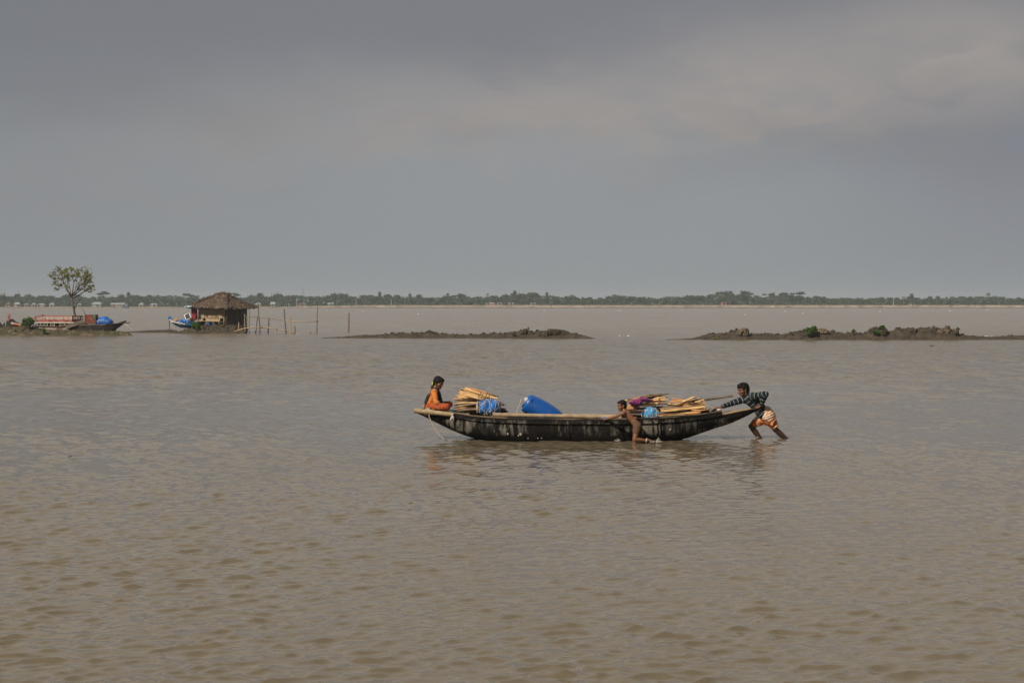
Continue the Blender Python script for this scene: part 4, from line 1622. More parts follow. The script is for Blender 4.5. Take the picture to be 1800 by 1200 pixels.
    for k in (1, 2, 3):
        pass
    mb.build('cells', material('solar_cells', (0.035, 0.037, 0.042), (0.06, 0.062, 0.068), 9, .55), t)
    mb = MB()
    mb.tube([(q[2] + q[3]) / 2, P(332.5, 569.5, Yp - .1)], .03, 6)
    mb.build('post', M_redrail, t, smooth=True)
    # plank box right of it
    mb = MB()
    c = P(337.2, 562, 148.2)
    mb.box(c, (.28, .3, .30))
    mb.box(c + V(0, 0, .165), (.32, .34, .035))
    for k in (-.09, .0, .09):
        mb.box(c + V(k, -.155, 0), (.06, .02, .29))
    tag(mb.build('wooden_box', M_bamboo, loc=c - V(0, 0, .15)), 'tan wooden box between the solar panel and the hut wall', 'box')
    # blue boat moored left of the hut
    Yb = 148.6
    z = lambda py: P(0, py, Yb).z
    X = lambda px: (px - 900) / FPX * Yb
    M_bb = material('bright_blue_paint', (0.012, 0.13, 0.33), (0.02, 0.20, 0.33), 2.2, .5, c3=(0.35, 0.22, 0.24), scale3=2.6, lo3=.62, hi3=.66)
    t = thing('fishing_boat', 'bright blue painted fishing boat behind the mud left of the thatched hut', 'boat', (X(320), Yb, 0))
    mb = MB()
    rows = []
    for px, w, zt, zl in ((296.3, .05, z(556.5), z(563.5)), (300, .16, z(560), z(567)), (306, .35, z(563.5), z(572)), (316, .55, z(565), z(576)), (330, .7, z(565.3), z(577)), (345, .65, z(565.5), z(577))):
        rows.append([(X(px), Yb - w, zt), (X(px) + .05, Yb - w * .85, (zt + zl) / 2), (X(px) + .1, Yb, zl), (X(px) + .05, Yb + w * .85, (zt + zl) / 2), (X(px), Yb + w, zt), (X(px), Yb, zt - .04), (X(px), Yb - w, zt)])
    mb.sheet(rows)
    mb.build('hull', M_bb, t)
    mb = MB()
    mb.ell((X(297.8), Yb, z(558.6)), (.13, 0, 0), (0, .09, 0), (0, 0, .17))
    mb.beam((X(297), Yb, z(557.5)), (X(305), Yb - .1, z(564)), .12, .14)
    mb.build('stem_post', material('deep_blue_paint', (0.01, 0.09, 0.27), rough=.5), t)
    mb = MB()
    for k in range(3):
        mb.beam((X(298 + k * 2), Yb - .1 - .12 * k, z(561.5 + k * 1.8)), (X(318 + k * 5), Yb - .57 - .05 * k, z(566.5 + k * 1.6)), .03, .06)
    mb.build('painted_strake', M_whitepaint, t)
    mb = MB()
    for px, py, r in ((311, 562.5, .17), (315, 563.5, .13), (307.5, 563.8, .11)):
        mb.ell((X(px), Yb - .1, z(py)), (r * 1.4, 0, 0), (0, r, 0), (0, 0, r * .8))
    tag(remeshed(mb, 'fishing_net', material('orange_net', (0.45, 0.16, 0.03), (0.3, 0.2, 0.06), 9, .9, .5), None, .02, 2, .4, loc=(X(311), Yb, z(565))), 'small heap of orange netting on the bow of the blue boat', 'net')
    mb = MB()
    for px, py, r in ((320, 564.5, .22), (326, 563.5, .2), (332, 566, .22), (317.5, 566, .16)):
        mb.ell((X(px), Yb - .3, z(py)), (r * 1.3, 0, 0), (0, r, 0), (0, 0, r * .75))
    tag(remeshed(mb, 'crumpled_tarp', M_tarp, None, .025, 2, .4, loc=(X(324), Yb, z(567)), jitter=lambda c: c + ((fbm(c[:, 0] * 9, c[:, 2] * 9, 4, 3) - .5) * .1)[:, None]), 'crumpled blue tarp lying in the blue fishing boat', 'tarp')
    mb = MB()
    a = P(297.7, 579.5, 148.3)
    mb.tube([a - V(0, 0, .5), P(297.7, 563, 148.3)], [.045, .04], 7)
    tag(mb.build('mooring_post', M_bamboodark, loc=a, smooth=True, angle=50), 'short dark post under the tip of the blue boat', 'post')
    # white sack and dark lump by the right corner
    c = P(405, 584, 147.0)
    mb = MB()
    for dx_, r in ((-.18, .16), (.0, .2), (.2, .17), (.36, .11)):
        mb.ell(c + V(dx_, .05 * dx_, r * .35), (r, 0, 0), (0, r * .9, 0), (0, 0, r * .55))
    tag(remeshed(mb, 'white_sack', material('white_plastic', (0.60, 0.57, 0.50), (0.42, 0.39, 0.33), 5, .6, .4), None, .025, 2, .4, loc=c), 'crumpled white sack at the waterline by the hut corner', 'sack')
    c = P(427, 579, 149.6)
    mb = MB()
    for dx_, dz_, r in ((0, .2, .32), (.2, .0, .25), (-.15, -.1, .3), (.05, -.3, .38)):
        mb.ell(c + V(dx_, 0, dz_), (r, 0, 0), (0, r, 0), (0, 0, r))
    tag(remeshed(mb, 'net_pile', material('dark_netting', (0.02, 0.022, 0.03), (0.035, 0.035, 0.04), 8, .9, .6), None, .03, 2, .4, loc=c - V(0, 0, .4)), 'dark heaped netting against the right side of the hut', 'net')


hut()


def footbridge():
    Y = 144.0
    Z = lambda zx, zy, dY=0: P(400 + zx / 6.0, 500 + zy / 6.0, Y + dY)
    base = Z(450, 530)
    root = thing('bamboo_footbridge', 'rickety bamboo walkway on stakes leading from the thatched hut into the water', 'footbridge', (base.x, Y, 0))

    def wob(a, b, r0, r1, dark, name, seed):
        rr = random.Random(seed)
        a, b = Vector(a), Vector(b)
        L = (b - a).length
        pts = [a.lerp(b, t) + V(rr.gauss(0, .012 * L), 0, 0) * (0 if t in (0, 1) else 1) for t in (0, .33, .66, 1)]
        mb = MB()
        mb.tube(pts, [r0 + (r1 - r0) * t for t in (0, .33, .66, 1)], 7)
        mb.build(name, M_bamboodark if dark else M_bamboo, root, smooth=True, angle=50)
    posts = [((120, 480), (119, 400), .05, .05, 0, .3), ((182, 505), (180, 313), .05, .04, 0, .5), ((230, 508), (229, 248), .028, .02, 1, .4), ((340, 524), (326, 198), .06, .035, 1, -.4),
             ((290, 508), (320, 335), .05, .035, 1, .5), ((428, 526), (436, 348), .05, .045, 1, .3), ((515, 532), (503, 443), .045, .045, 0, -.4), ((617, 532), (597, 260), .06, .045, 1, -.2),
             ((658, 540), (664, 342), .05, .045, 0, -.5), ((718, 538), (708, 438), .045, .04, 1, .2), ((942, 542), (950, 235), .045, .03, 1, -.3), ((872, 540), (876, 503), .04, .04, 1, .1), ((918, 540), (914, 510), .04, .04, 1, .1)]
    for i, ((x0, y0), (x1, y1), r0, r1, dark, dy) in enumerate(posts):
        a = Z(x0, y0, dy)
        a.z = -.3
        wob(a, Z(x1, y1, dy * .6), r0, r1, dark, 'post', i)
    wob(Z(178, 347, .45), Z(330, 342, -.3), .025, .022, 1, 'rail', 31)
    wob(Z(320, 343, -.38), Z(565, 372, .1), .035, .03, 0, 'rail', 32)
    mb = MB()
    mb.tube([Z(600, 378, -.15), Z(730, 391, -.5), Z(850, 393, -.4), Z(962, 386, -.3)], [.028, .034, .034, .034], 7)
    mb.build('rail', M_bamboo, root, smooth=True)
    for k, off in enumerate((-.12, .0, .12)):
        mb = MB()
        mb.tube([Z(70 + 8 * k, 497, off + .2), Z(180, 462, off), Z(300, 450, off), Z(430, 458, off), Z(560, 480, off), Z(700, 511, off), Z(800, 528, off), Z(866 - 12 * k, 537, off)], [.05, .05, .05, .05, .045, .045, .04, .04], 7)
        mb.build('walkway_pole', M_bamboo, root, smooth=True)
    mb = MB()
    for x, y in ((182, 347), (322, 343), (434, 357), (604, 378), (662, 383), (947, 388)):
        c = Z(x, y, .0)
        mb.ell(c, (.06, 0, 0), (0, .07, 0), (0, 0, .06), 8, 6)
    mb.build('lashing', M_bamboodark, root, smooth=True)
    Y2 = 152.0
    mb = MB()
    mb.tube([P(613, 590, Y2), P(613.2, 566, Y2), P(613.7, 550, Y2)], [.055, .05, .045], 8)
    b = P(613, 583, Y2)
    tag(mb.build('stake', M_bamboodark, loc=(b.x, Y2, 0), smooth=True, angle=50), 'lone dark stake standing in the water right of the bamboo walkway', 'stake')


footbridge()

# ------------------------------------------------------------------ the rowing boat
BY = 32.3                                       # centre line
BX = lambda px: (px - 900) / FPX * BY


def hull_material():
    m = bpy.data.materials.new('tarred_hull')
    m.use_nodes = True
    nt = m.node_tree
    N, L = nt.nodes, nt.links
    b = N['Principled BSDF']
    t = N.new('ShaderNodeTexCoord')

    def noise(scale, sc, detail=6, rough=.6, off=0):
        mp = N.new('ShaderNodeMapping')
        mp.inputs['Scale'].default_value = sc
        mp.inputs['Location'].default_value = (off, 0, 0)
        L.new(t.outputs['Object'], mp.inputs[0])
        n = N.new('ShaderNodeTexNoise')
        n.inputs['Scale'].default_value = scale
        n.inputs['Detail'].default_value = detail
        n.inputs['Roughness'].default_value = rough
        L.new(mp.outputs[0], n.inputs['Vector'])
        return n.outputs[0]

    def rg(s, a, c):
        r = N.new('ShaderNodeMapRange')
        r.interpolation_type = 'SMOOTHSTEP'
        L.new(s, r.inputs[0])
        r.inputs[1].default_value, r.inputs[2].default_value = a, c
        return r.outputs[0]

    def op(o, a, c):
        n = N.new('ShaderNodeMath')
        n.operation = o
        n.use_clamp = True
        for i, v in enumerate((a, c)):
            if isinstance(v, (int, float)):
                n.inputs[i].default_value = v
            else:
                L.new(v, n.inputs[i])
        return n.outputs[0]
    sp = N.new('ShaderNodeSeparateXYZ')
    L.new(t.outputs['Object'], sp.inputs[0])
    z = sp.outputs[2]
    streak = rg(noise(7, (1.6, 1, .28), 7, .68), .465, .60)
    patch = rg(noise(1.5, (1, 1, .6), 4, .55, 3.3), .43, .58)
    sp0 = N.new('ShaderNodeSeparateXYZ')
    L.new(t.outputs['Object'], sp0.inputs[0])
    zone = op('MULTIPLY', rg(sp0.outputs[0], .95, 1.35), op('SUBTRACT', 1.0, rg(sp0.outputs[0], 2.1, 2.6)))
    patch = op('ADD', op('MULTIPLY', patch, .95), op('MULTIPLY', zone, .55))
    fleck = rg(noise(24, (1, 1, .6), 4, .6), .60, .70)
    band = op('MULTIPLY', rg(z, .06, .14), op('SUBTRACT', 1.0, rg(z, .33, .42)))
    worn = op('MULTIPLY', op('MULTIPLY', streak, patch), band)
    worn = op('ADD', worn, op('MULTIPLY', fleck, .14))

    def mix(f, a, c):
        n = N.new('ShaderNodeMix')
        n.data_type = 'RGBA'
        L.new(f, n.inputs[0])
        for s, v in ((n.inputs[6], a), (n.inputs[7], c)):
            if isinstance(v, tuple):
                s.default_value = (*v, 1)
            else:
                L.new(v, s)
        return n.outputs[2]
    c = mix(rg(noise(5, (.4, 1, 2), 5), .35, .7), (0.0035, 0.0032, 0.003), (0.013, 0.0105, 0.008))
    c = mix(worn, c, (0.15, 0.138, 0.112))
    L.new(c, b.inputs['Base Color'])
    b.inputs['Roughness'].default_value = .75
    b.inputs['Specular IOR Level'].default_value = .12
    bp = N.new('ShaderNodeBump')
    bp.inputs['Strength'].default_value = .5
    bp.inputs['Distance'].default_value = .01
    L.new(noise(16, (.5, 1, 2.5), 6), bp.inputs['Height'])
    L.new(bp.outputs[0], b.inputs['Normal'])
    return m


M_hull = hull_material()
M_deck = material('sun_bleached_plank', (0.36, 0.25, 0.15), (0.23, 0.155, 0.09), 9, .8, .4, stretch=(.25, 2, 1), c3=(0.13, 0.085, 0.05), scale3=5, lo3=.58, hi3=.7)
M_gun = material('worn_gunwale', (0.15, 0.105, 0.068), (0.022, 0.018, 0.014), 3, .8, .4, stretch=(.5, 1, 1), lo=.42, hi=.56)
M_plankdark = material('wet_plank', (0.06, 0.045, 0.032), (0.1, 0.075, 0.05), 7, .8, .4, stretch=(.25, 2, 1))
# X, half beam, gunwale z, keel z
ST = [(-1.852, .045, .545, .488), (-1.70, .12, .540, .425), (-1.54, .19, .534, .345), (-1.30, .28, .524, .225), (-1.152, .335, .514, .152), (-.95, .40, .487, .07), (-.74, .452, .455, 0.0),
      (-.45, .515, .435, -.07), (-.1, .575, .42, -.13), (.4, .62, .41, -.17), (1.0, .645, .405, -.20), (1.6, .645, .402, -.20), (2.15, .625, .405, -.18), (2.6, .585, .415, -.13), (3.0, .53, .435, -.06),
      (3.3, .47, .460, .0), (3.62, .395, .490, .11), (3.94, .315, .530, .217), (3.95, .312, .455, .218), (4.15, .245, .490, .285), (4.31, .19, .517, .356), (4.48, .13, .545, .435), (4.63, .07, .568, .515)]
SX = [s[0] for s in ST]
half = lambda x: float(np.interp(x, SX, [s[1] for s in ST]))
gun = lambda x: float(np.interp(x, SX, [s[2] for s in ST]))
keel = lambda x: float(np.interp(x, SX, [s[3] for s in ST]))


def rowing_boat():
    root = thing('rowing_boat', 'long black wooden boat loaded with firewood, being pushed through the shallows', 'boat', (BX(1030), BY, 0))
    hb = MB()
    xs = sorted(set(list(np.arange(-1.84, 3.93, .06)) + SX + list(np.arange(3.96, 4.62, .06))))
    rows = []
    for x in xs:
        w, zg, zk = half(x), gun(x), keel(x)
        d = zg - zk
        lip = min(.088, d * .5)
        bul = min(1, d / .3)
        # outer skin from the near gunwale under the keel to the far gunwale, then back inside
        sec = [(1.0, zg), (1.0 + .010 / max(w, .05) * bul, zg - lip), (.99 - .012 / max(w, .05) * bul, zg - lip - .012), (.985, zg - d * .42), (.93, zg - d * .66), (.74, zg - d * .86), (.40, zg - d * .97), (0, zk)]
        row = [V(x, BY - w * a, z) for a, z in sec] + [V(x, BY + w * a, z) for a, z in sec[-2::-1]]
        ti = min(.035, w * .4)
        zi = zk + (zg - zk) * .2 + .02
        row += [V(x, BY + w - ti, zg), V(x, BY + (w - ti) * .92, zg - d * .45), V(x, BY + (w - ti) * .6, zi), V(x, BY, zi - .01), V(x, BY - (w - ti) * .6, zi), V(x, BY - (w - ti) * .92, zg - d * .45), V(x, BY - w + ti, zg)]
        rows.append(row + [row[0]])
    hb.sheet(rows)
    n = len(rows[0])
    hb.add(rows[0][:-1], [tuple(range(n - 1))])
    hb.add(rows[-1][:-1], [tuple(range(n - 1))])
    hull = hb.build('hull', M_hull, root, smooth=True, angle=35)
    # gunwale caps, light worn wood, one per side
    for s in (-1, 1):
        g = MB()
        rows = []
        for x in [x for x in xs if -1.16 < x < 3.941]:
            w, zg = half(x), gun(x)
            y0, y1 = BY + s * (w + .012), BY + s * (w - .055)
            rows.append([(x, y0, zg - .012), (x, y0, zg + .009), (x, y1, zg + .009), (x, y1, zg - .012), (x, y0, zg - .012)])
        g.sheet(rows)
        g.add(rows[0][:4], [(0, 1, 2, 3)])
        g.add(rows[-1][:4], [(3, 2, 1, 0)])
        g.build('gunwale', M_gun, root)
        # rubbing strake
        g = MB()
        pts = [V(x, BY + s * (half(x) + .012), gun(x) - min(.088, (gun(x) - keel(x)) * .5)) for x in np.arange(-1.5, 3.9, .15)]
        g.tube(pts, .011, 6)
        g.build('rubbing_strake', M_hull, hull, smooth=True)
    # bow deck and stern deck
    for nm, x0, x1, dz_ in (('bow_deck', -1.84, -.80, .006), ('stern_deck', 3.955, 4.625, .006)):
        npl = 5
        d = MB()
        for k in range(npl):
            rows = []
            for x in np.linspace(x0, x1, 12):
                w = half(x) - .012
                a, b = -w + 2 * w * k / npl + .004, -w + 2 * w * (k + 1) / npl - .004
                z = gun(x) + dz_ + .003 * math.sin(k * 2 + x * 3)
                if x > -1.2 and x < 0:
                    z = .523 - (x + 1.2) * .10
                rows.append([(x, BY + a, z), (x, BY + b, z)])
            d.sheet(rows, (0, 0, -.025))
        d.build(nm, M_deck, root)
    # thwarts and floor boards
    for x in (-.35, .55, 1.45, 2.35, 3.2):
        d = MB()
        w = half(x) - .04
        d.box((x, BY, gun(x) - .055), (.12, 2 * w, .04))
        d.build('thwart', M_deck, root)
    d = MB()
    for k in range(7):
        rows = []
        for x in np.linspace(-.7, 3.5, 24):
            w = min(half(x) - .06, .5)
            a, b = -w + 2 * w * k / 7 + .005, -w + 2 * w * (k + 1) / 7 - .005
            rows.append([(x, BY + a, .17 + .06 * max(0, abs(x - 1.4) - 1.3)), (x, BY + b, .17 + .06 * max(0, abs(x - 1.4) - 1.3))])
        d.sheet(rows, (0, 0, -.02))
    d.build('floor_boards', M_plankdark, root)
    # caulked side joints: vertical scarf seams and patches on the near side
    for x, z0, z1 in ((-.75, .2, .43), (.2, .06, .30), (1.05, .05, .3), (2.05, .05, .31), (2.75, .08, .32)):
        w = half(x)
        d = MB()
        d.beam((x, BY - w - .004, z0), (x + .01, BY - w - .004, z1), .02, .012, up=(1, 0, 0))
        d.build('caulked_seam', M_hull, hull)
    for x, z, s in ((-.08, .12, .022), (.16, .115, .03), (.12, .09, .016), (-.95, .4, .015), (.3, .04, .012), (.48, .045, .014), (.55, .045, .013), (2.95, .2, .02)):
        w = half(x) * (.985 if z > .1 else .97)
        d = MB()
        d.ell((x, BY - w - .004, z), (s * .8, 0, s * .2), (0, .006, 0), (-s * .2, 0, s * .9), 7, 5)
        d.build('white_patch', material('putty', (0.38, 0.34, 0.26), (0.27, 0.24, 0.18), 30, .8), hull, smooth=True)
    # big bow bamboo lashed along the near edge
    return root


rowing_boat()


def bamboo(label, a, b, r0, r1, seed, mat=None, name='bamboo_pole', nodes=.33, sag=0.0):
    rr = random.Random(seed)
    a, b = Vector(a), Vector(b)
    L = (b - a).length
    pts, rad = [], []
    n = max(2, int(L / nodes))
    for i in range(n * 6 + 1):
        t = i / (n * 6)
        r = r0 + (r1 - r0) * t
        k = i % 6
        rad.append(r * (1.10 if k == 0 and 0 < i < n * 6 else 1.0))
        pts.append(a.lerp(b, t) + V(0, 0, -sag * 4 * t * (1 - t)))
        if k == 0 and 0 < i < n * 6:
            for s in (.012, ):
                pts.append(a.lerp(b, min(1, t + s / L)) + V(0, 0, -sag * 4 * t * (1 - t)))
                rad.append(r * .97)
    mb = MB()
    mb.tube(pts, rad, 12)
    o = mb.build(name, mat or M_bamboo, loc=a, smooth=True, angle=60)
    tag(o, label, 'pole')
    return o


bamboo('thick pale bamboo lashed along the bow beside the seated girl', P(728.5, 721.3, 32.02), P(794, 728.2, 31.93), .048, .042, 1, M_bamboo, nodes=.28)
bamboo('long pale bamboo pole lying along the near gunwale beneath the blue barrel', P(866, 728.7, 31.80), P(1092, 733.4, 31.86), .040, .035, 2, nodes=.42)
bamboo('grey weathered oar shaft sticking out of the firewood toward the man', P(1206, 707, 32.45), P(1289, 695.2, 32.40), .026, .022, 3, M_greywood, 'oar_shaft', nodes=.8)
bamboo('second bamboo lying in the boat along the far gunwale', P(985, 729.2, 32.80), P(1085, 730.5, 32.80), .030, .026, 4, nodes=.4)


def ropes():
    mb = MB()
    c = P(751, 723, 32.02)
    for k in range(3):
        pts = []
        for i in range(13):
            a = 2 * math.pi * i / 12
            pts.append(c + V((k - 1) * .028 + .01 * math.sin(a), math.cos(a) * .058, math.sin(a) * .062))
        mb.tube(pts, .011, 6)
    mb.tube([c + V(.0, -.05, .04), c + V(.10, -.06, .02), c + V(.2, -.05, -.02)], .012, 6)
    mb.tube([c + V(.05, -.05, -.03), P(754, 731, 31.98), P(757, 738, 32.0), P(763, 751, 32.0), P(771, 763, 32.0), P(779, 770.5, 32.0), P(786, 774, 32.0)], .010, 6)
    o = mb.build('bow_rope', M_rope, loc=c, smooth=True)
    tag(o, 'pale rope tied round the bow bamboo, its tail hanging into the water', 'rope')
    # white rag knotted on the gunwale at the bow
    mb = MB()
    c = P(795.5, 729, 31.90)
    mb.ell(c + V(0, -.005, .012), (.026, 0, .004), (0, .022, 0), (0, 0, .020), 10, 7)
    for x1, z1, w in ((-.045, -.115, .020), (-.02, -.085, .014), (.018, -.10, .017), (.035, -.06, .012)):
        mb.tube([c + V(0, -.012, .005), c + V(x1 * .45, -.016, z1 * .5), c + V(x1, -.006, z1)], [.013, w, w * .55], 8, flat=(0, 1, 0), flatk=.5)
    tag(remeshed(mb, 'knotted_rag', material('white_rag', (0.55, 0.50, 0.42), (0.40, 0.36, 0.30), 14, .9), None, .006, 1, .3, loc=c, jitter=lambda q: q + ((fbm(q[:, 0] * 60, q[:, 2] * 40, 4, 3) - .5) * .012)[:, None]), 'dirty white rag knotted over the gunwale at the bow', 'rag')
    # loose teal sheet
    mb = MB()
    rows = []
    for i in range(9):
        t = i / 8
        rows.append([P(795 + 24 * t, 721.0 + 3.6 * t - 1.8 * math.sin(math.pi * t) + .5 * j, 31.98 + .10 * j) + V(0, 0, .008 * math.sin(i * 1.7 + j)) for j in range(4)])
    mb.sheet(rows, (0, 0, -.008))
    tag(mb.build('plastic_sheet', material('teal_plastic', (0.012, 0.20, 0.32), (0.02, 0.27, 0.40), 8, .4), loc=P(807, 724, 32.1), smooth=True), 'flat teal plastic sheet on the bow deck in front of the girl', 'sheet')
    # coil of rope on the stern
    mb = MB()
    c = P(1254.5, 723, 32.18)
    for k in range(4):
        pts = []
        r = .055 + .010 * (k % 2)
        for i in range(17):
            a = 2 * math.pi * i / 16
            pts.append(c + V(math.cos(a) * r * 1.1, .05 * math.sin(a * 2 + k) + .02 * k, math.sin(a) * r * .75 + .010 * k))
        mb.tube(pts, .010, 6)
    tag(mb.build('rope_coil', material('grey_rope', (0.28, 0.24, 0.20), (0.18, 0.15, 0.12), 40, .9), loc=c - V(0, 0, .05), smooth=True), 'grey rope coil lying at the stern under the man\'s outstretched hand', 'rope')
    mb = MB()
    c = P(1263.5, 720.5, 32.15)
    for dx_, dz_, r in ((0, 0, .03), (.02, .01, .024), (-.02, .006, .022)):
        mb.ell(c + V(dx_, 0, dz_), (r, 0, 0), (0, r, 0), (0, 0, r * .8), 10, 7)
    tag(remeshed(mb, 'white_rag', material('white_rag', (0.5, 0.5, 0.5)), None, .007, 2, .4, loc=c), 'small white rag beside the rope coil at the stern', 'rag')
    # odds and ends inside, near the boy's hand
    mb = MB()
    rows = [[P(1057 + 4.2 * i, 733.6 + .25 * j - .4 * math.sin(i * 1.5), 31.80 + .07 * j) for j in range(4)] for i in range(6)]
    mb.sheet(rows, (0, 0, -.02))
    tag(mb.build('plastic_scrap', M_tarp, loc=P(1067, 734, 31.9), smooth=True), 'small blue plastic scrap just inside the gunwale by the boy\'s hand', 'scrap')


ropes()


def barrel():
    c0 = P(923.5, 706.5, 32.30)                  # centre of the lid
    ax = V(.872, .02, -.489).normalized()
    up = (V(0, 0, 1) - ax * ax.z).normalized()
    sd = ax.cross(up)
    root = thing('plastic_barrel', 'big blue plastic barrel lying tilted in the middle of the boat', 'barrel', c0 + ax * .35 - up * .2)
    M_b = material('blue_plastic', (0.004, 0.066, 0.27), (0.006, 0.082, 0.32), 4, .38, .15, bscale=10, c3=(0.05, 0.075, 0.17), scale3=7, lo3=.55, hi3=.72, spec=.4)
    prof = [(0.012, 0.0), (.012, .11), (.0, .125), (.0, .150), (.018, .172), (.05, .184), (.10, .190), (.18, .198), (.30, .206), (.44, .204), (.56, .194), (.66, .176), (.73, .152), (.765, .12), (.78, .07), (.785, 0.0)]
    mb = MB()
    seg = 40
    vs, fs = [], []
    for t, r in prof:
        for k in range(seg):
            a = 2 * math.pi * k / seg
            vs.append(c0 + ax * t + (up * math.cos(a) + sd * math.sin(a)) * max(r, .001))
    for i in range(len(prof) - 1):
        for k in range(seg):
            fs.append((i * seg + k, i * seg + (k + 1) % seg, (i + 1) * seg + (k + 1) % seg, (i + 1) * seg + k))
    mb.add(vs, fs)
    mb.build('body', M_b, root, smooth=True, angle=50)
    # recessed-looking grips near the lid: raised lugs, the recess shade put into their dark colour
    for an in (.35, 2.3, -1.1, -2.6):
        d = up * math.cos(an) - sd * math.sin(an)
        tg = ax.cross(d)
        p = c0 + ax * .085 + d * .186
        mb = MB()
        mb.ell(p, ax * .022, tg * .045, d * .014, 10, 7)
        mb.build('grip', material('dark_blue_plastic', (0.004, 0.02, 0.09), rough=.5), root, smooth=True)
    mb = MB()
    q = c0 + up * .045 - sd * .0
    mb.tube([q + ax * .01, q - ax * .035], [.05, .045], 16)
    mb.tube([q - ax * .03, q - ax * .05], [.03, .028], 12)
    cap = mb.build('cap', material('white_cap', (0.62, 0.60, 0.52), (0.5, 0.47, 0.4), 9, .6), root, smooth=True, angle=40)
    mb = MB()
    q2 = c0 - up * .075
    mb.tube([q2 + ax * .01, q2 - ax * .02], [.036, .033], 14)
    mb.build('bung', material('dark_blue_plastic', (0.004, 0.02, 0.09)), root, smooth=True, angle=40)
    mb = MB()
    s0 = q - ax * .05
    mb.tube([s0, s0 + V(-.05, -.02, .01), P(913, 712, 32.2), P(909.5, 719, 32.15), P(907, 727.5, 32.1)], .007, 6)
    mb.build('cord', M_rope, root, smooth=True)


barrel()


def twine_bundle(name, label, c, size, tint, seed, wedge=False):
    """bundle wrapped in blue plastic, netted with pale twine"""
    rr = random.Random(seed)
    root = thing(name, label, 'bundle', c - V(0, 0, size[2] / 2))
    sx, sy, sz = size[0] / 2, size[1] / 2, size[2] / 2

    def surf(u, v, k=1.0):
        """u along the length -1..1, v angle"""
        e = (1 - abs(u) ** 3.2) ** .42 if not wedge else max(.0, (1 - abs(u) ** 2.6)) ** .5
        y, z = math.cos(v), math.sin(v)
        top = 1.0
        if wedge:
            top = 1.0 if z < 0 else (1.0 - .25 * abs(u + .1))
        q = (abs(y) ** 2.6 + abs(z) ** 2.6) ** (-1 / 2.6)
        w = 1 + .05 * math.sin(u * 7 + v * 3 + seed) + .03 * math.sin(u * 13 - v * 5)
        return c + V(u * sx * (1 if z < 0 or not wedge else .82 + .18 * (1 - z)), y * q * e * sy * w * k, z * q * e * sz * w * k * top)
    mb = MB()
    rows = [[surf(-1 + 2 * i / 26, 2 * math.pi * j / 32) for j in range(33)] for i in range(27)]
    mb.sheet(rows)
    mb.build('wrapping', tint, root, smooth=True)
    tw = MB()
    K = 1.025
    for u in (-.78, -.35, .12, .55, .85):
        tw.tube([surf(u + .05 * math.sin(j * .8 + u * 9), 2 * math.pi * j / 28, K) for j in range(29)], .0045, 5)
    for v in (.5, 1.4, 2.4, 3.5, 4.1, 4.7, 5.4):
        tw.tube([surf(-.97 + 1.94 * i / 20, v + .28 * math.sin(i * .9 + v * 4), K) for i in range(21)], .0042, 5)
    for k in range(9):
        u0, v0 = rr.uniform(-.8, .6), rr.uniform(2.9, 5.6)
        du, dv = rr.uniform(.25, .5), rr.uniform(-.9, .9)
        tw.tube([surf(u0 + du * t, v0 + dv * t, K + .01) for t in (0, .25, .5, .75, 1)], .0045, 5)
    for u, v in ((-.35, 4.1), (.12, 4.7), (.1, 3.6), (.55, 5.0)):
        tw.ell(surf(u, v, K), (.016, 0, 0), (0, .013, 0), (0, 0, .016), 8, 6)
    tw.build('twine', M_rope, root, smooth=True)
    if not wedge:
        e = MB()
        e.ell(c + V(-sx * .94, 0, 0), (.035, 0, 0), (0, sy * .86, 0), (0, 0, sz * .86), 16, 10)
        e.build('sack_end', material('jute', (0.42, 0.32, 0.19), (0.30, 0.22, 0.13), 20, .9), root, smooth=True)
    return root


M_bl1 = material('blue_wrap', (0.006, 0.10, 0.37), (0.012, 0.135, 0.45), 6, .35, .6, bscale=14, bdist=.02, spec=.5)
M_bl2 = material('sky_blue_wrap', (0.012, 0.22, 0.50), (0.016, 0.27, 0.56), 6, .4, .6, bscale=14, bdist=.02)
twine_bundle('wrapped_bundle', 'deep blue plastic bundle netted with pale twine, leaning on the bow firewood', P(859.5, 715.2, 32.0), (.45, .33, .30), M_bl1, 2)
twine_bundle('wrapped_bundle', 'sky blue plastic bundle tied with twine, behind the boy', P(1144, 726.0, 32.05), (.37, .28, .26), M_bl2, 5, True)

# ------------------------------------------------------------------ firewood
WOODS = [material('split_pale_wood', (0.72, 0.49, 0.23), (0.52, 0.31, 0.12), 6, .75, .3, stretch=(1, 5, 5), bscale=10),
         material('split_orange_wood', (0.58, 0.30, 0.12), (0.40, 0.19, 0.07), 6, .75, .3, stretch=(1, 5, 5), bscale=10),
         material('bark_wood', (0.07, 0.042, 0.026), (0.15, 0.09, 0.05), 6, .9, .5, stretch=(1, 4, 4), bscale=12),
         material('grey_log', (0.25, 0.185, 0.12), (0.16, 0.115, 0.075), 6, .85, .4, stretch=(1, 4, 4), bscale=10)]


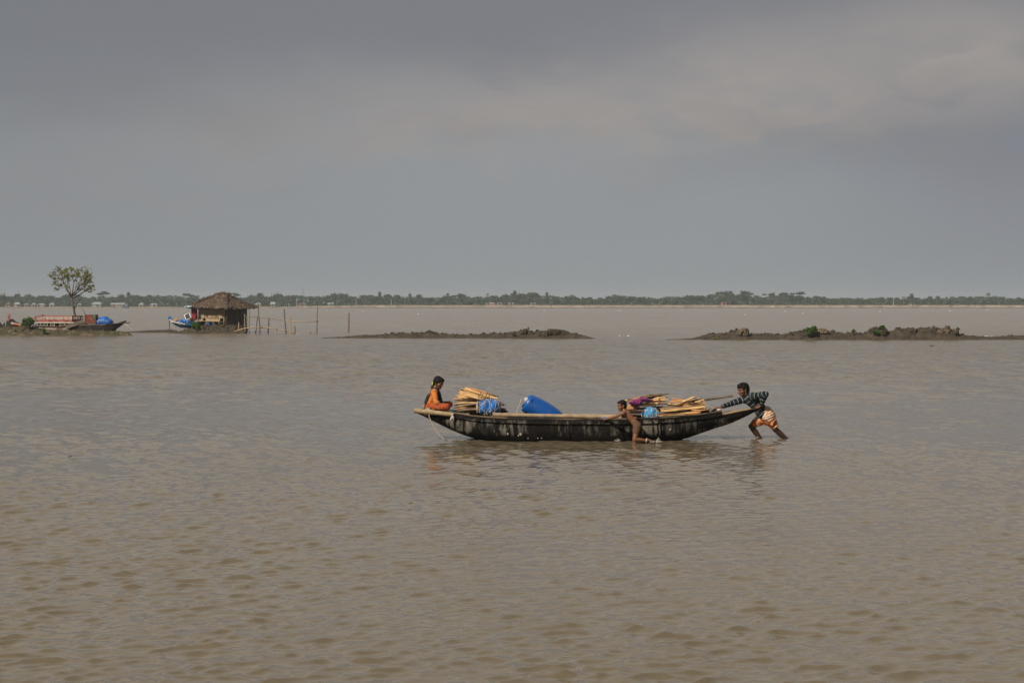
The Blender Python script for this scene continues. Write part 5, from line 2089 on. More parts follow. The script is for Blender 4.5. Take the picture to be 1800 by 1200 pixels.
def split_log(a, b, r, rr, parent, mi):
    """a length of split firewood: an irregular wedge, tapered and slightly bent"""
    a, b = Vector(a), Vector(b)
    d = (b - a).normalized()
    s = d.cross(V(0, 0, 1)).normalized()
    u = s.cross(d)
    n = rr.choice((4, 5, 5, 6))
    ph = rr.random() * 6.28
    sec = [(2 * math.pi * k / n + ph + rr.uniform(-.35, .35), r * rr.uniform(.55, 1.05)) for k in range(n)]
    bend = V(rr.gauss(0, 1), rr.gauss(0, 1), rr.gauss(0, 1)) * r * .5
    rows = []
    M = 6
    for i in range(M + 1):
        t = i / M
        c = a.lerp(b, t) + bend * math.sin(math.pi * t)
        k = (.78 + .3 * math.sin(math.pi * min(1, t * 1.1 + .1))) * (1 if 0 < i < M else .82)
        rows.append([c + (s * math.cos(g) + u * math.sin(g)) * q * k * (1 + .10 * math.sin(i * 2.1 + g * 3)) + (d * rr.uniform(-.02, .02) if i in (0, M) else V(0, 0, 0)) for g, q in sec])
    mb = MB()
    mb.sheet([r_ + [r_[0]] for r_ in rows])
    mb.add(rows[0], [tuple(range(n))])
    mb.add(rows[-1], [tuple(range(n))])
    bm_ = mb.build('log', WOODS[mi], parent)
    return bm_


def pile(label, logs, seed, ties, rk=1.0):
    rr = random.Random(seed)
    ps = [(P(a[0], a[1], ya), P(b[0], b[1], yb), r, mi) for a, b, ya, yb, r, mi in logs]
    for k in range(26):                             # thin split sticks pushed in between
        (a, b, r, mi), (a2, b2, r2, m2) = rr.choice(ps[:len(logs)]), rr.choice(ps[:len(logs)])
        if abs(a.z - a2.z) > .12 or abs(a.x - a2.x) > .25:
            a2, b2 = a, b
        t = rr.uniform(.3, .7)
        j = V(rr.uniform(-.07, .05), rr.uniform(-.05, .02), rr.uniform(-.025, .03))
        ps.append((a.lerp(a2, t) + j, b.lerp(b2, t) + j + V(rr.uniform(-.08, .06), 0, rr.uniform(-.02, .02)), rr.uniform(.012, .02), rr.choice((0, 1, 2, 3))))
    c = sum((p[0] + p[1] for p in ps), V(0, 0, 0)) / (2 * len(ps))
    root = thing('firewood_bundle', label, 'firewood', V(c.x, c.y, min(min(p[0].z, p[1].z) for p in ps)), 'firewood stacked in the boat')
    for a, b, r, mi in ps:
        j = rr.uniform(-.05, .04)
        d = (b - a).normalized()
        split_log(a + d * j, b + d * rr.uniform(-.03, .03), r * rk * rr.uniform(.8, 1.1), rr, root, mi)
    for pts in ties:
        mb = MB()
        mb.tube([P(x, y, Y) for x, y, Y in pts], .008, 6)
        mb.build('binding', M_bamboodark, root, smooth=True)
    return root


L1 = [  # bow bundle: (left end) (right end) Yl Yr radius wood
    ((816, 681.5), (862, 698), 32.2, 32.2, .030, 0), ((817, 684), (872, 700), 32.05, 32.05, .036, 0), ((812, 685), (850, 696), 32.45, 32.4, .030, 2), ((823, 683), (866, 694), 32.55, 32.5, .030, 1),
    ((829, 684), (868, 698), 32.35, 32.3, .028, 1), ((805, 686.5), (849, 700.5), 31.95, 31.95, .028, 0), ((806, 689), (852, 702), 32.15, 32.1, .032, 0), ((810, 690.5), (858, 704), 32.35, 32.3, .03, 3),
    ((801, 694.5), (845, 702), 31.92, 31.9, .034, 0), ((803, 693), (850, 703), 32.12, 32.1, .03, 1), ((802, 697.5), (846, 705), 32.0, 31.97, .032, 0), ((807, 699), (850, 706.5), 32.2, 32.15, .033, 2),
    ((800.5, 701), (846, 704), 32.12, 32.1, .026, 1), ((806, 703.5), (846, 705.5), 31.96, 31.96, .03, 2), ((809, 704), (850, 707.5), 32.3, 32.25, .033, 3), ((804, 706.5), (842, 707.5), 31.95, 31.95, .03, 2),
    ((811, 708), (850, 707), 32.18, 32.1, .036, 3), ((800, 715.5), (842, 709.5), 31.93, 31.93, .034, 3), ((806, 714), (848, 712), 32.15, 32.1, .034, 2), ((800.5, 719), (838, 716.5), 32.0, 31.97, .028, 1),
    ((806, 720.5), (845, 719), 31.92, 31.92, .030, 3), ((812, 722), (850, 721.5), 32.1, 32.1, .034, 2), ((804, 711), (846, 710), 32.35, 32.3, .036, 2), ((808, 717), (852, 716), 32.32, 32.3, .036, 3),
    ((846, 697), (874, 703), 32.3, 32.25, .03, 1), ((856, 691.5), (869, 696), 32.4, 32.4, .024, 2), ((864, 698), (883, 707), 32.3, 32.25, .03, 1), ((870, 700), (884, 712), 32.2, 32.2, .03, 3),
    ((862, 704), (888, 711), 32.35, 32.3, .028, 2), ((866, 712), (886, 722), 32.3, 32.25, .034, 2), ((868, 718), (893, 723), 32.2, 32.2, .034, 2), ((872, 716), (889, 718), 32.3, 32.3, .03, 3),
    ((850, 720), (890, 724), 32.3, 32.3, .036, 2), ((820, 723), (880, 725), 32.45, 32.4, .036, 2)]
pile('fanned bundle of pale split firewood tied at the bow behind the girl', L1, 4,
     [[(846, 689, 32.0), (842, 696, 31.88), (840.5, 704, 31.84), (840, 712, 31.86)], [(857, 690, 32.0), (853.5, 697, 31.94), (851, 702, 31.95)]], .92)
L2 = [  # under the purple cloth
    ((1102, 704), (1122, 702), 32.3, 32.3, .03, 1), ((1121, 699.5), (1160, 697), 32.4, 32.35, .03, 2), ((1146, 695), (1172, 692), 32.3, 32.3, .022, 2), ((1150, 697.5), (1166, 693), 32.4, 32.4, .02, 3),
    ((1144, 702), (1172, 699), 32.25, 32.2, .036, 0), ((1148, 699), (1173, 698), 32.45, 32.4, .03, 2), ((1125, 710), (1160, 708.5), 32.1, 32.1, .038, 0), ((1132, 706), (1170, 705), 32.25, 32.2, .036, 1),
    ((1150, 711), (1176, 710), 32.1, 32.1, .028, 2), ((1101, 714), (1118, 713), 32.15, 32.1, .034, 0), ((1099, 718), (1130, 716), 32.2, 32.2, .034, 1), ((1120, 718), (1165, 714), 32.1, 32.1, .032, 2),
    ((1100, 722), (1135, 721), 32.15, 32.1, .036, 2), ((1110, 726), (1150, 725), 32.15, 32.1, .036, 2), ((1112, 712), (1150, 713), 32.4, 32.4, .04, 2), ((1105, 718), (1150, 719), 32.45, 32.4, .04, 2), ((1110, 730), (1170, 729), 32.3, 32.3, .04, 2),
    ((1150, 717), (1172, 718), 32.3, 32.3, .034, 3), ((1155, 722), (1176, 724), 32.25, 32.2, .034, 2)]
pile('dark and pale firewood heaped under the purple cloth behind the boy', L2, 6, [[(1160, 698, 32.25), (1157, 706, 32.05), (1158, 714, 32.02)]], .85)
L3 = [  # stern bundle
    ((1176, 706), (1212, 704), 32.2, 32.15, .036, 1), ((1194, 709), (1222, 696.5), 32.05, 32.1, .028, 0), ((1192, 710.5), (1221, 699), 32.15, 32.2, .024, 0), ((1178, 711), (1205, 707), 32.1, 32.1, .034, 0),
    ((1205, 706), (1232, 701), 32.25, 32.25, .028, 2), ((1215, 704), (1238, 702.5), 32.4, 32.35, .034, 0), ((1196, 712), (1238, 704.5), 32.1, 32.1, .026, 2), ((1180, 709), (1235, 710), 32.35, 32.3, .034, 1),
    ((1161, 719), (1208, 714.5), 31.98, 31.98, .040, 0), ((1164, 722), (1236, 715), 31.93, 31.93, .042, 0), ((1200, 713), (1240, 711), 32.05, 32.05, .026, 1), ((1208, 716), (1238, 718), 32.05, 32.05, .030, 0),
    ((1172, 716), (1222, 713), 32.2, 32.15, .036, 3), ((1168, 726), (1215, 724), 32.0, 32.0, .032, 2), ((1160, 731), (1200, 729), 31.95, 31.95, .034, 1), ((1176, 730), (1232, 724.5), 31.92, 31.96, .034, 1),
    ((1190, 722), (1240, 719.5), 32.1, 32.1, .030, 3), ((1208, 721), (1246, 720), 32.05, 32.05, .026, 1), ((1170, 728), (1225, 727), 32.2, 32.2, .04, 2), ((1172, 722), (1230, 722), 32.3, 32.25, .042, 2), ((1178, 715), (1236, 716), 32.42, 32.4, .04, 2),
    ((1225, 707), (1240, 706), 32.1, 32.1, .02, 1), ((1226, 712.5), (1243, 713), 32.15, 32.15, .02, 0), ((1196, 726.5), (1234, 721.5), 31.94, 31.98, .022, 0), ((1186, 700.5), (1204, 703), 32.3, 32.3, .022, 1)]
pile('stern bundle of long pale split logs in front of the man', L3, 8, [[(1233, 704, 32.1), (1236, 711, 31.98), (1237, 719, 31.96)]], .82)


def purple_cloth():
    us, vs_ = np.linspace(0, 1, 90), np.linspace(0, 1, 60)
    U, T = np.meshgrid(us, vs_)
    cxs = np.interp(us, [0, .12, .35, .5, .65, .85, 1], [1106, 1110, 1121, 1128, 1134, 1142, 1148])
    top = np.interp(us, [0, .12, .35, .48, .62, .85, 1], [705.5, 703, 699, 695.0, 697, 700.5, 702.5])
    bot = np.interp(us, [0, .10, .22, .36, .5, .62, .85, 1], [710, 713, 714.5, 716.5, 710, 706, 705.5, 705])
    PX = cxs[None, :] + 1.6 * np.sin(T * 9 + U * 5) + 2.0 * (fbm(U * 5, T * 5, 3, 3) - .5)
    PY = top[None, :] + (bot - top)[None, :] * T + 1.3 * (fbm(U * 7 + 3, T * 4, 8, 3) - .5)
    fold = (np.abs(fbm(U * 9 + T * 3.5, T * 3 - U * 4, 5, 3) - .5) * 2) ** .7
    YY = 32.12 - .20 * np.sin(np.pi * np.clip(T * .85 + .08, 0, 1)) - .07 * (fold - .4)
    rows = [[P(PX[i, j], PY[i, j] - 1.6 * (fold[i, j] - .4), YY[i, j]) for j in range(len(us))] for i in range(len(vs_))]
    mb = MB()
    mb.sheet(rows, (0, .035, -.004))
    c = P(1127, 712, 32.05)
    o = mb.build('purple_cloth', material('purple_check_cloth', (0.17, 0.018, 0.11), (0.26, 0.034, 0.165), 22, .95, .3, c3=(0.05, 0.006, 0.04), scale3=34, lo3=.52, hi3=.6, sheen=.2), loc=c, smooth=True)
    tag(o, 'crumpled purple cloth draped over the firewood behind the boy', 'cloth')


purple_cloth()

# ------------------------------------------------------------------ people
M_skin = material('brown_skin', (0.155, 0.068, 0.036), (0.125, 0.053, 0.028), 18, .52, .08, spec=.4)
M_skin_boy = material('warm_brown_skin', (0.20, 0.082, 0.038), (0.155, 0.06, 0.028), 14, .45, .06, spec=.45)
M_skin_shade = material('shaded_brown_skin', (0.050, 0.023, 0.014), (0.040, 0.019, 0.012), 14, .5, .06, spec=.4)
M_eye = material('eye', (0.012, 0.009, 0.008), rough=.2)
M_lip = material('lip', (0.15, 0.045, 0.035), rough=.5)
M_hair = material('black_hair', (0.005, 0.004, 0.004), (0.011, 0.008, 0.007), 30, .7, .9, spec=.12, stretch=(1, 1, .3), bscale=70, bdist=.006)


def frame(fwd, up=(0, 0, 1), roll=0.0):
    f = Vector(fwd).normalized()
    s = f.cross(Vector(up)).normalized()
    u = s.cross(f).normalized()
    if roll:
        R = Matrix.Rotation(roll, 3, f)
        s, u = R @ s, R @ u
    return f, s, u


class Head:
    def __init__(self, c, fwd, k=1.0, up=(0, 0, 1), roll=0.0):
        self.c, self.k = Vector(c), k
        self.f, self.s, self.u = frame(fwd, up, roll)

    def at(self, f, s, u):
        return self.c + (self.f * f + self.s * s + self.u * u) * self.k

    def e(self, mb, f, s, u, rf, rs, ru, seg=14, rings=10):
        k = self.k
        mb.ell(self.at(f, s, u), self.f * rf * k, self.s * rs * k, self.u * ru * k, seg, rings)

    def skin(self, mb):
        e = self.e
        e(mb, -.008, 0, .028, .098, .076, .088, 20, 14)           # skull
        e(mb, .030, 0, -.025, .062, .062, .075, 18, 12)           # face
        e(mb, .046, 0, -.078, .042, .042, .032)                   # jaw and chin
        e(mb, .074, 0, -.098, .016, .018, .014)
        for s in (-1, 1):
            e(mb, .050, s * .040, -.028, .035, .024, .026)        # cheekbone
            e(mb, .078, s * .030, .018, .018, .026, .009)         # brow
            e(mb, .076, s * .030, .002, .0145, .017, .011)        # eyelid and ball
            e(mb, -.008, s * .077, -.012, .018, .010, .032)       # ear
            e(mb, .004, s * .077, -.034, .010, .009, .012)
            e(mb, .092, s * .013, -.038, .010, .009, .008)        # nostril
        mb.cap(self.at(.084, 0, .010), self.at(.106, 0, -.032), .0095 * self.k, .0125 * self.k, 10)
        e(mb, .085, 0, -.060, .014, .024, .0085)                  # lips
        e(mb, .082, 0, -.071, .013, .020, .0085)

    def paint(self, extra=None):
        eyes = [np.array(self.at(.088, s * .030, .003)) for s in (-1, 1)]
        brows = [np.array(self.at(.090, s * .031, .021)) for s in (-1, 1)]
        lip = np.array(self.at(.094, 0, -.065))
        F, S, U, k = (np.array(self.f), np.array(self.s), np.array(self.u), self.k)

        def fn(pc):
            idx = np.zeros(len(pc))
            for p, rs, ru in [(e, .0135, .006) for e in eyes] + [(b, .021, .0045) for b in brows]:
                d = (pc - p) / k
                idx[((d @ S / rs) ** 2 + (d @ U / ru) ** 2 + (d @ F / .022) ** 2) < 1] = 1
            d = (pc - lip) / k
            idx[((d @ S / .024) ** 2 + (d @ U / .012) ** 2 + (d @ F / .02) ** 2) < 1] = 2
            return idx
        return fn


def hand(mb, wrist, d, n, k=1.0, curl=.5, thumb=1, spread=.10):
    """wrist point, direction of the fingers, normal of the back of the hand; curl in radians per joint"""
    w = Vector(wrist)
    d = Vector(d).normalized()
    n = (Vector(n) - d * Vector(n).dot(d)).normalized()
    s = d.cross(n) * thumb                       # towards the thumb side
    # palm: four metacarpal rays, overlapping
    for i in range(4):
        o = s * (.0285 - .019 * i) * k
        mb.cap(w + o * .55 + d * .005 * k, w + o + d * (.082 - .004 * abs(i - 1)) * k, .0130 * k, .0125 * k, 10)
    mb.cap(w - d * .02 * k, w + d * .02 * k, .022 * k, .022 * k, 10)
    for i, L in enumerate((.068, .077, .072, .056)):
        o = s * (.0305 - .0205 * i) * k
        p = w + o + d * (.082 - .004 * abs(i - 1)) * k
        dirv = (d + s * spread * (1.2 - .8 * i)).normalized()
        r = .0088 * k if i < 3 else .0078 * k
        for j, fr in enumerate((.45, .31, .24)):
            c = curl * (.55 + .45 * j) + .03 * i
            R = Matrix.Rotation(c, 3, dirv.cross(n).normalized())
            dirv = (R @ dirv).normalized()
            if dirv.dot(n) > (d.dot(n) + .001) and j == 0 and False:
                pass
            q = p + dirv * L * fr * k
            mb.cap(p, q, r * (1 - .08 * j), r * (.93 - .08 * j), 9)
            p = q
    # thumb leaves the side of the palm near its base
    p = w + s * .024 * k + d * .022 * k
    t1 = p + (s * .80 + d * .62 - n * .25).normalized() * .040 * k
    t2 = t1 + (s * .30 + d * .88 - n * .38).normalized() * .032 * k
    t3 = t2 + (s * .02 + d * .90 - n * .45).normalized() * .024 * k
    mb.cap(p, t1, .0135 * k, .0110 * k, 9)
    mb.cap(t1, t2, .0105 * k, .0098 * k, 9)
    mb.cap(t2, t3, .0096 * k, .0080 * k, 9)


def foot(mb, ankle, d, k=1.0, up=(0, 0, 1)):
    d = Vector(d).normalized()
    u = (Vector(up) - d * Vector(up).dot(d)).normalized()
    s = d.cross(u)
    a = Vector(ankle)
    heel = a - u * .045 * k - d * .035 * k
    ball = a - u * .058 * k + d * .135 * k
    mb.cap(heel, a + d * .02 * k - u * .02 * k, .032 * k, .034 * k)
    for o in (-.02, 0, .02):
        mb.cap(a + d * .03 * k - u * .03 * k, ball + s * o * k, .03 * k, .02 * k)
        mb.cap(heel, ball + s * o * k, .026 * k, .018 * k)
    for i in range(5):
        o = (-.034 + .017 * i)
        L = (.055, .05, .046, .04, .034)[i]
        mb.cap(ball + s * o * k, ball + s * o * 1.1 * k + d * L * k - u * .008 * k, (.0125 if i == 0 else .0092) * k, (.011 if i == 0 else .008) * k, 8)


def limb(mb, pts, rads):
    for (a, b), (ra, rb) in zip(zip(pts, pts[1:]), zip(rads, rads[1:])):
        mb.cap(a, b, ra, rb, 14)


def bone_attr(bones):
    """distance along the nearest bone (metres, signed per bone offset): carries the knitted stripes"""
    def fn(co):
        best = np.full(len(co), 1e9)
        val = np.zeros(len(co))
        for a, b, off, w in bones:
            a, b = np.array(a), np.array(b)
            d = b - a
            L = np.linalg.norm(d)
            d = d / L
            t = (co - a) @ d
            tc_ = np.clip(t, 0, L)
            dist = np.linalg.norm(co - (a + tc_[:, None] * d), axis=1) / w
            m = dist < best
            best[m] = dist[m]
            val[m] = t[m] + off
        return val
    return fn


def man():
    J = lambda zx, zy, Y: P(1220 + zx / 8.571, 650 + zy / 8.571, Y)
    head = Head(J(742, 298, 32.30), (-.90, -.30, -.22), 1.04, roll=.05)
    neck = J(800, 410, 32.32)
    chest = J(865, 455, 32.32)
    belly = J(985, 570, 32.32)
    pelvis = J(1085, 660, 32.32)
    lsh, lel, lwr = J(893, 402, 32.14), J(1080, 362, 31.98), J(1012, 528, 32.10)
    rsh, rel, rwr = J(768, 440, 32.50), J(580, 500, 32.48), J(415, 556, 32.36)
    lhip, rhip = J(1112, 680, 32.22), J(1070, 690, 32.42)
    lkn, lan = J(1212, 880, 32.30), J(1462, 1112, 32.34)
    rkn, ran = J(862, 845, 32.44), J(1045, 1105, 32.46)
    root = thing('person', 'man in a dark striped pullover and orange wrap, leaning to push the stern', 'person', V((lan.x + ran.x) / 2, 32.35, 0))
    mb = MB()
    head.skin(mb)
    mb.cap(head.at(-.03, 0, -.06), neck, .052, .058)
    mb.cap(neck, chest, .075, .10)
    for s in (lsh, rsh):
        mb.cap(chest, s, .085, .058)
    mb.cap(chest + V(0, -.05, 0), belly + V(0, -.04, 0), .105, .09)
    mb.cap(chest + V(0, .05, 0), belly + V(0, .04, 0), .105, .09)
    mb.cap(belly, pelvis, .10, .115)
    mb.cap(pelvis, lhip, .11, .095)
    mb.cap(pelvis, rhip, .11, .095)
    limb(mb, [lsh, lel, lwr], [.052, .040, .027])
    limb(mb, [rsh, rel, rwr], [.052, .040, .027])
    limb(mb, [lhip, lkn, lkn.lerp(lan, .35), lan], [.088, .055, .056, .034])
    limb(mb, [rhip, rkn, rkn.lerp(ran, .35), ran], [.088, .055, .056, .034])
    foot(mb, lan, (-.75, 0, -.65), 1.0)
    foot(mb, ran, (-1, 0, -.1), 1.0)
    hand(mb, lwr, (-.74, .35, -.50), (-.35, -.45, .75), 1.0, .55, 1)
    hand(mb, rwr, (-.96, -.1, -.18), (-.2, -.15, .95), 1.0, .35, 1)
    legs_z = [np.array(lkn), np.array(lan), np.array(rkn), np.array(ran)]
    hp = head.paint()

    def paint(pc):
        i = hp(pc)
        i[(pc[:, 2] < .36) & (i == 0)] = 3  # shade on the legs is put into a darker skin colour
        return i
    remeshed(mb, 'body', [M_skin, M_eye, M_lip, M_skin_shade], root, .0055, 2, .35, paint=paint)
    # hair
    hb = MB()
    head.e(hb, -.022, 0, .050, .100, .084, .080, 18, 12)
    head.e(hb, -.058, 0, .010, .066, .078, .085)
    head.e(hb, -.072, 0, -.035, .040, .062, .05)
    head.e(hb, .045, 0, .085, .055, .062, .034)
    head.e(hb, .078, 0, .070, .026, .05, .022)
    for s in (-1, 1):
        head.e(hb, .012, s * .072, .030, .03, .014, .045)
        head.e(hb, .060, s * .045, .064, .03, .022, .026)
    rr = random.Random(4)
    for k in range(70):
        a, b = rr.uniform(-1.3, 1.3), rr.uniform(-.2, 1.2)
        d = head.f * math.cos(b) * math.cos(a * 2.2) * .8 + head.s * math.sin(a) + head.u * math.sin(b)
        d.normalize()
        p = head.at(-.02, 0, .045) + Vector((d.x, d.y, d.z)) * .083
        hb.cap(p, p + d * rr.uniform(.012, .034) + head.f * rr.uniform(-.015, .03), .010, .0045, 6)
    remeshed(hb, 'hair', M_hair, root, .006, 1, .3)
    # beard shadow/moustache
    hb = MB()
    head.e(hb, .091, 0, -.050, .010, .024, .0048)
    hb_ = hb.build('moustache', M_hair, root, smooth=True)
    # pullover
    sb = MB()
    o = .014
    mbc = [(neck.lerp(chest, .25), chest, .088, .115), (chest, lsh, .10, .072), (chest, rsh, .10, .072)]
    for a, b, ra, rb in mbc:
        sb.cap(a, b, ra + o, rb + o)
    hem = J(1040, 640, 32.32)
    for dy in (-.055, .055):
        sb.cap(chest + V(0, dy, 0), belly + V(0, dy * .9, 0), .115, .112)
        sb.cap(belly + V(0, dy * .9, 0), hem + V(-.02, dy, 0), .112, .118)
    sb.cap(belly, J(1010, 665, 32.28), .11, .075)
    sb.cap(belly, J(975, 655, 32.30), .10, .055)
    limb(sb, [lsh, lel, lwr.lerp(lel, .12)], [.070, .060, .043])
    limb(sb, [rsh, rel, rwr.lerp(rel, .10)], [.070, .054, .043])
    torso_axis = (chest, hem)
    att = bone_attr([(lsh, lel, .03, 1.0), (lel, lwr, .05, 1.0), (rsh, rel, .02, 1.0), (rel, rwr, .26, 1.0), (neck, pelvis, .02, 1.75)])

    def crease(c):
        k = (fbm(c[:, 0] * 26, c[:, 2] * 26 + c[:, 1] * 14, 6, 3) - .5) * .014
        o_ = c.copy()
        o_[:, 1] -= k
        o_[:, 2] += k * .6
        return o_
    M_sw = bpy.data.materials.new('striped_knit')
    M_sw.use_nodes = True
    nt = M_sw.node_tree
    b = nt.nodes['Principled BSDF']
    b.inputs['Roughness'].default_value = .9
    b.inputs['Specular IOR Level'].default_value = .15
    a = nt.nodes.new('ShaderNodeAttribute')
    a.attribute_name = 'band'

    def m_(op, x, y):
        n = nt.nodes.new('ShaderNodeMath')
        n.operation = op
        for i, v in enumerate((x, y)):
            if isinstance(v, (int, float)):
                n.inputs[i].default_value = v
            else:
                nt.links.new(v, n.inputs[i])
        return n.outputs[0]
    fr = m_('FRACT', m_('DIVIDE', a.outputs['Fac'], .082), 0)
    stripe = m_('LESS_THAN', fr, .13)
    wide = m_('LESS_THAN', m_('FRACT', m_('DIVIDE', a.outputs['Fac'], .164), 0), .5)

    def mix(f, c1, c2):
        n = nt.nodes.new('ShaderNodeMix')
        n.data_type = 'RGBA'
        nt.links.new(f, n.inputs[0])
        for s, v in ((n.inputs[6], c1), (n.inputs[7], c2)):
            if isinstance(v, tuple):
                s.default_value = (*v, 1)
            else:
                nt.links.new(v, s)
        return n.outputs[2]
    c = mix(wide, (0.007, 0.010, 0.015), (0.016, 0.023, 0.009))
    c = mix(stripe, c, (0.20, 0.23, 0.31))
    nt.links.new(c, b.inputs['Base Color'])
    remeshed(sb, 'pullover', M_sw, root, .008, 3, .4, attr={'band': att}, jitter=crease)
    cb = MB()
    for k in range(12):
        an, an2 = k * .5236, (k + 1) * .5236
        n1 = (head.at(-.03, 0, -.06) - neck).normalized()
        s1 = n1.cross(V(0, 1, 0)).normalized()
        q = lambda g: neck + n1 * .015 + (s1 * math.cos(g) + V(0, 1, 0) * math.sin(g)) * .066
        cb.cap(q(an), q(an2), .014, .014, 8)
    remeshed(cb, 'collar', material('olive_collar', (0.10, 0.10, 0.055), (0.14, 0.13, 0.08), 20, .9), root, .006, 2, .3)
    # wrap tucked up round the hips and thighs
    lb = MB()
    for dy in (-.055, .055):
        lb.cap(J(1088, 628, 32.32 + dy), J(1112, 700, 32.32 + dy), .118, .132)
    limb(lb, [J(1112, 690, 32.24), J(1160, 770, 32.26), J(1203, 835, 32.28)], [.13, .112, .085])
    limb(lb, [J(1085, 700, 32.40), J(980, 765, 32.42), J(915, 805, 32.43)], [.128, .105, .078])
    lb.cap(J(1150, 650, 32.28), J(1165, 700, 32.28), .075, .09)
    lb.cap(J(1040, 745, 32.36), J(1150, 770, 32.30), .10, .10)

    def lf(c):
        k = np.sin(c[:, 0] * 60 - c[:, 2] * 85 + 3 * np.sin(c[:, 2] * 22)) * .006 + (fbm(c[:, 0] * 22, c[:, 2] * 22, 3, 3) - .5) * .014
        o_ = c.copy()
        o_[:, 1] -= k
        o_[:, 0] += k * .5
        return o_
    M_l = material('orange_patterned_wrap', (0.48, 0.35, 0.23), (0.56, 0.44, 0.33), 9, .85, c3=(0.46, 0.15, 0.04), scale3=19, lo3=.55, hi3=.60)
    M_l2 = material('orange_patterned_border', (0.42, 0.115, 0.025), (0.33, 0.075, 0.018), 14, .85, c3=(0.62, 0.38, 0.18), scale3=17, lo3=.52, hi3=.57)
    zs = J(0, 752, 32.3).z

    def lp(pc):
        i = np.zeros(len(pc))
        i[pc[:, 2] + .02 * np.sin(pc[:, 0] * 30) < zs] = 1
        return i
    remeshed(lb, 'wrap', [M_l, M_l2], root, .008, 2, .4, jitter=lf, paint=lp)


man()


def girl():
    J = lambda zx, zy, Y: P(710 + zx / 8.0, 640 + zy / 8.0, Y)
    head = Head(J(487, 258, 32.30), (.78, -.52, -.30), .98, roll=-.05)
    neck = J(438, 352, 32.32)
    chest = J(415, 430, 32.33)
    belly = J(385, 520, 32.34)
    pelvis = J(360, 592, 32.34)
    rsh, rel, rwr = J(428, 385, 32.17), J(452, 528, 32.07), J(538, 578, 32.03)
    lsh, lel, lwr = J(452, 382, 32.49), J(500, 520, 32.52), J(560, 572, 32.30)
    rhip, rkn, ran = J(372, 595, 32.22), J(610, 598, 31.98), J(455, 618, 32.06)
    lhip, lkn, lan = J(385, 592, 32.44), J(642, 562, 32.55), J(500, 622, 32.22)
    root = thing('person', 'girl in an orange patterned dress sitting cross legged on the bow', 'person', V(pelvis.x, 32.34, .53))
    mb = MB()
    head.skin(mb)
    mb.cap(head.at(-.035, 0, -.06), neck, .042, .046)
    mb.cap(neck, chest, .06, .08)
    mb.cap(chest, rsh, .07, .045)
    mb.cap(chest, lsh, .07, .045)
    for dy in (-.04, .04):
        mb.cap(chest + V(0, dy, 0), belly + V(0, dy, 0), .08, .075)
        mb.cap(belly + V(0, dy, 0), pelvis + V(0, dy, 0), .075, .095)
    mb.cap(pelvis, rhip, .09, .08)
    mb.cap(pelvis, lhip, .09, .08)
    limb(mb, [rsh, rel, rwr], [.042, .033, .023])
    limb(mb, [lsh, lel, lwr], [.042, .033, .023])
    limb(mb, [rhip, rkn, rkn.lerp(ran, .4), ran], [.072, .046, .044, .027])
    limb(mb, [lhip, lkn, lkn.lerp(lan, .4), lan], [.072, .046, .044, .027])
    foot(mb, ran, (-.92, .25, -.15), .82, up=(.2, -.8, .5))
    foot(mb, lan, (-.9, -.3, -.05), .82, up=(.2, -.8, .5))
    hand(mb, rwr, (.88, .10, -.28), (.15, -.35, .9), .85, .3, -1)
    hand(mb, lwr, (.75, -.45, -.25), (.15, -.2, .9), .85, .35, 1)
    remeshed(mb, 'body', [M_skin, M_eye, M_lip], root, .0055, 2, .35, paint=head.paint())
    hb = MB()
    head.e(hb, -.022, 0, .044, .098, .084, .082, 18, 12)
    head.e(hb, -.055, 0, .0, .066, .080, .085)
    head.e(hb, -.075, 0, -.045, .038, .055, .045)
    head.e(hb, .040, 0, .082, .055, .060, .030)
    for s in (-1, 1):
        head.e(hb, .030, s * .060, .050, .045, .020, .042)
        head.e(hb, -.01, s * .078, .018, .040, .012, .045)
        head.e(hb, .066, s * .045, .064, .026, .024, .024)
    hb.cap(head.at(-.095, 0, -.055), head.at(-.125, .0, -.085), .030, .026)
    hb.cap(head.at(-.115, 0, -.09), head.at(-.12, 0, -.15), .028, .012)
    remeshed(hb, 'hair', M_hair, root, .006, 2, .3)
    tb = MB()
    c = head.at(-.112, 0, -.072)
    for k in range(10):
        an = k * .6283
        d = head.s * math.cos(an) + head.u * math.sin(an)
        tb.ell(c + d * .027, (.014, 0, 0), (0, .014, 0), (0, 0, .018), 8, 6)
    tb.ell(c + head.u * .03 - head.f * .01, head.s * .025, head.f * .018, head.u * .028, 10, 7)
    remeshed(tb, 'hair_tie', material('lime_cloth', (0.50, 0.58, 0.03), (0.40, 0.50, 0.02), 14, .8), root, .006, 1, .3)
    # dress
    M_d = material('orange_flower_print', (0.47, 0.115, 0.010), (0.54, 0.17, 0.014), 6, .85, c3=(0.06, 0.045, 0.012), scale3=26, lo3=.585, hi3=.62, sheen=.2)
    nt = M_d.node_tree
    b = nt.nodes['Principled BSDF']
    prev = b.inputs['Base Color'].links[0].from_socket
    vo = nt.nodes.new('ShaderNodeTexVoronoi')
    vo.inputs['Scale'].default_value = 27
    t = nt.nodes.new('ShaderNodeTexCoord')
    nt.links.new(t.outputs['Object'], vo.inputs['Vector'])
    lt = nt.nodes.new('ShaderNodeMath')
    lt.operation = 'LESS_THAN'
    lt.inputs[1].default_value = .20
    nt.links.new(vo.outputs['Distance'], lt.inputs[0])
    mx = nt.nodes.new('ShaderNodeMix')
    mx.data_type = 'RGBA'
    nt.links.new(lt.outputs[0], mx.inputs[0])
    nt.links.new(prev, mx.inputs[6])
    mx.inputs[7].default_value = (.62, .45, .10, 1)
    nt.links.new(mx.outputs[2], b.inputs['Base Color'])
    db = MB()
    db.cap(neck.lerp(chest, .35), chest, .070, .092)
    db.cap(chest, rsh, .082, .058)
    db.cap(chest, lsh, .082, .058)
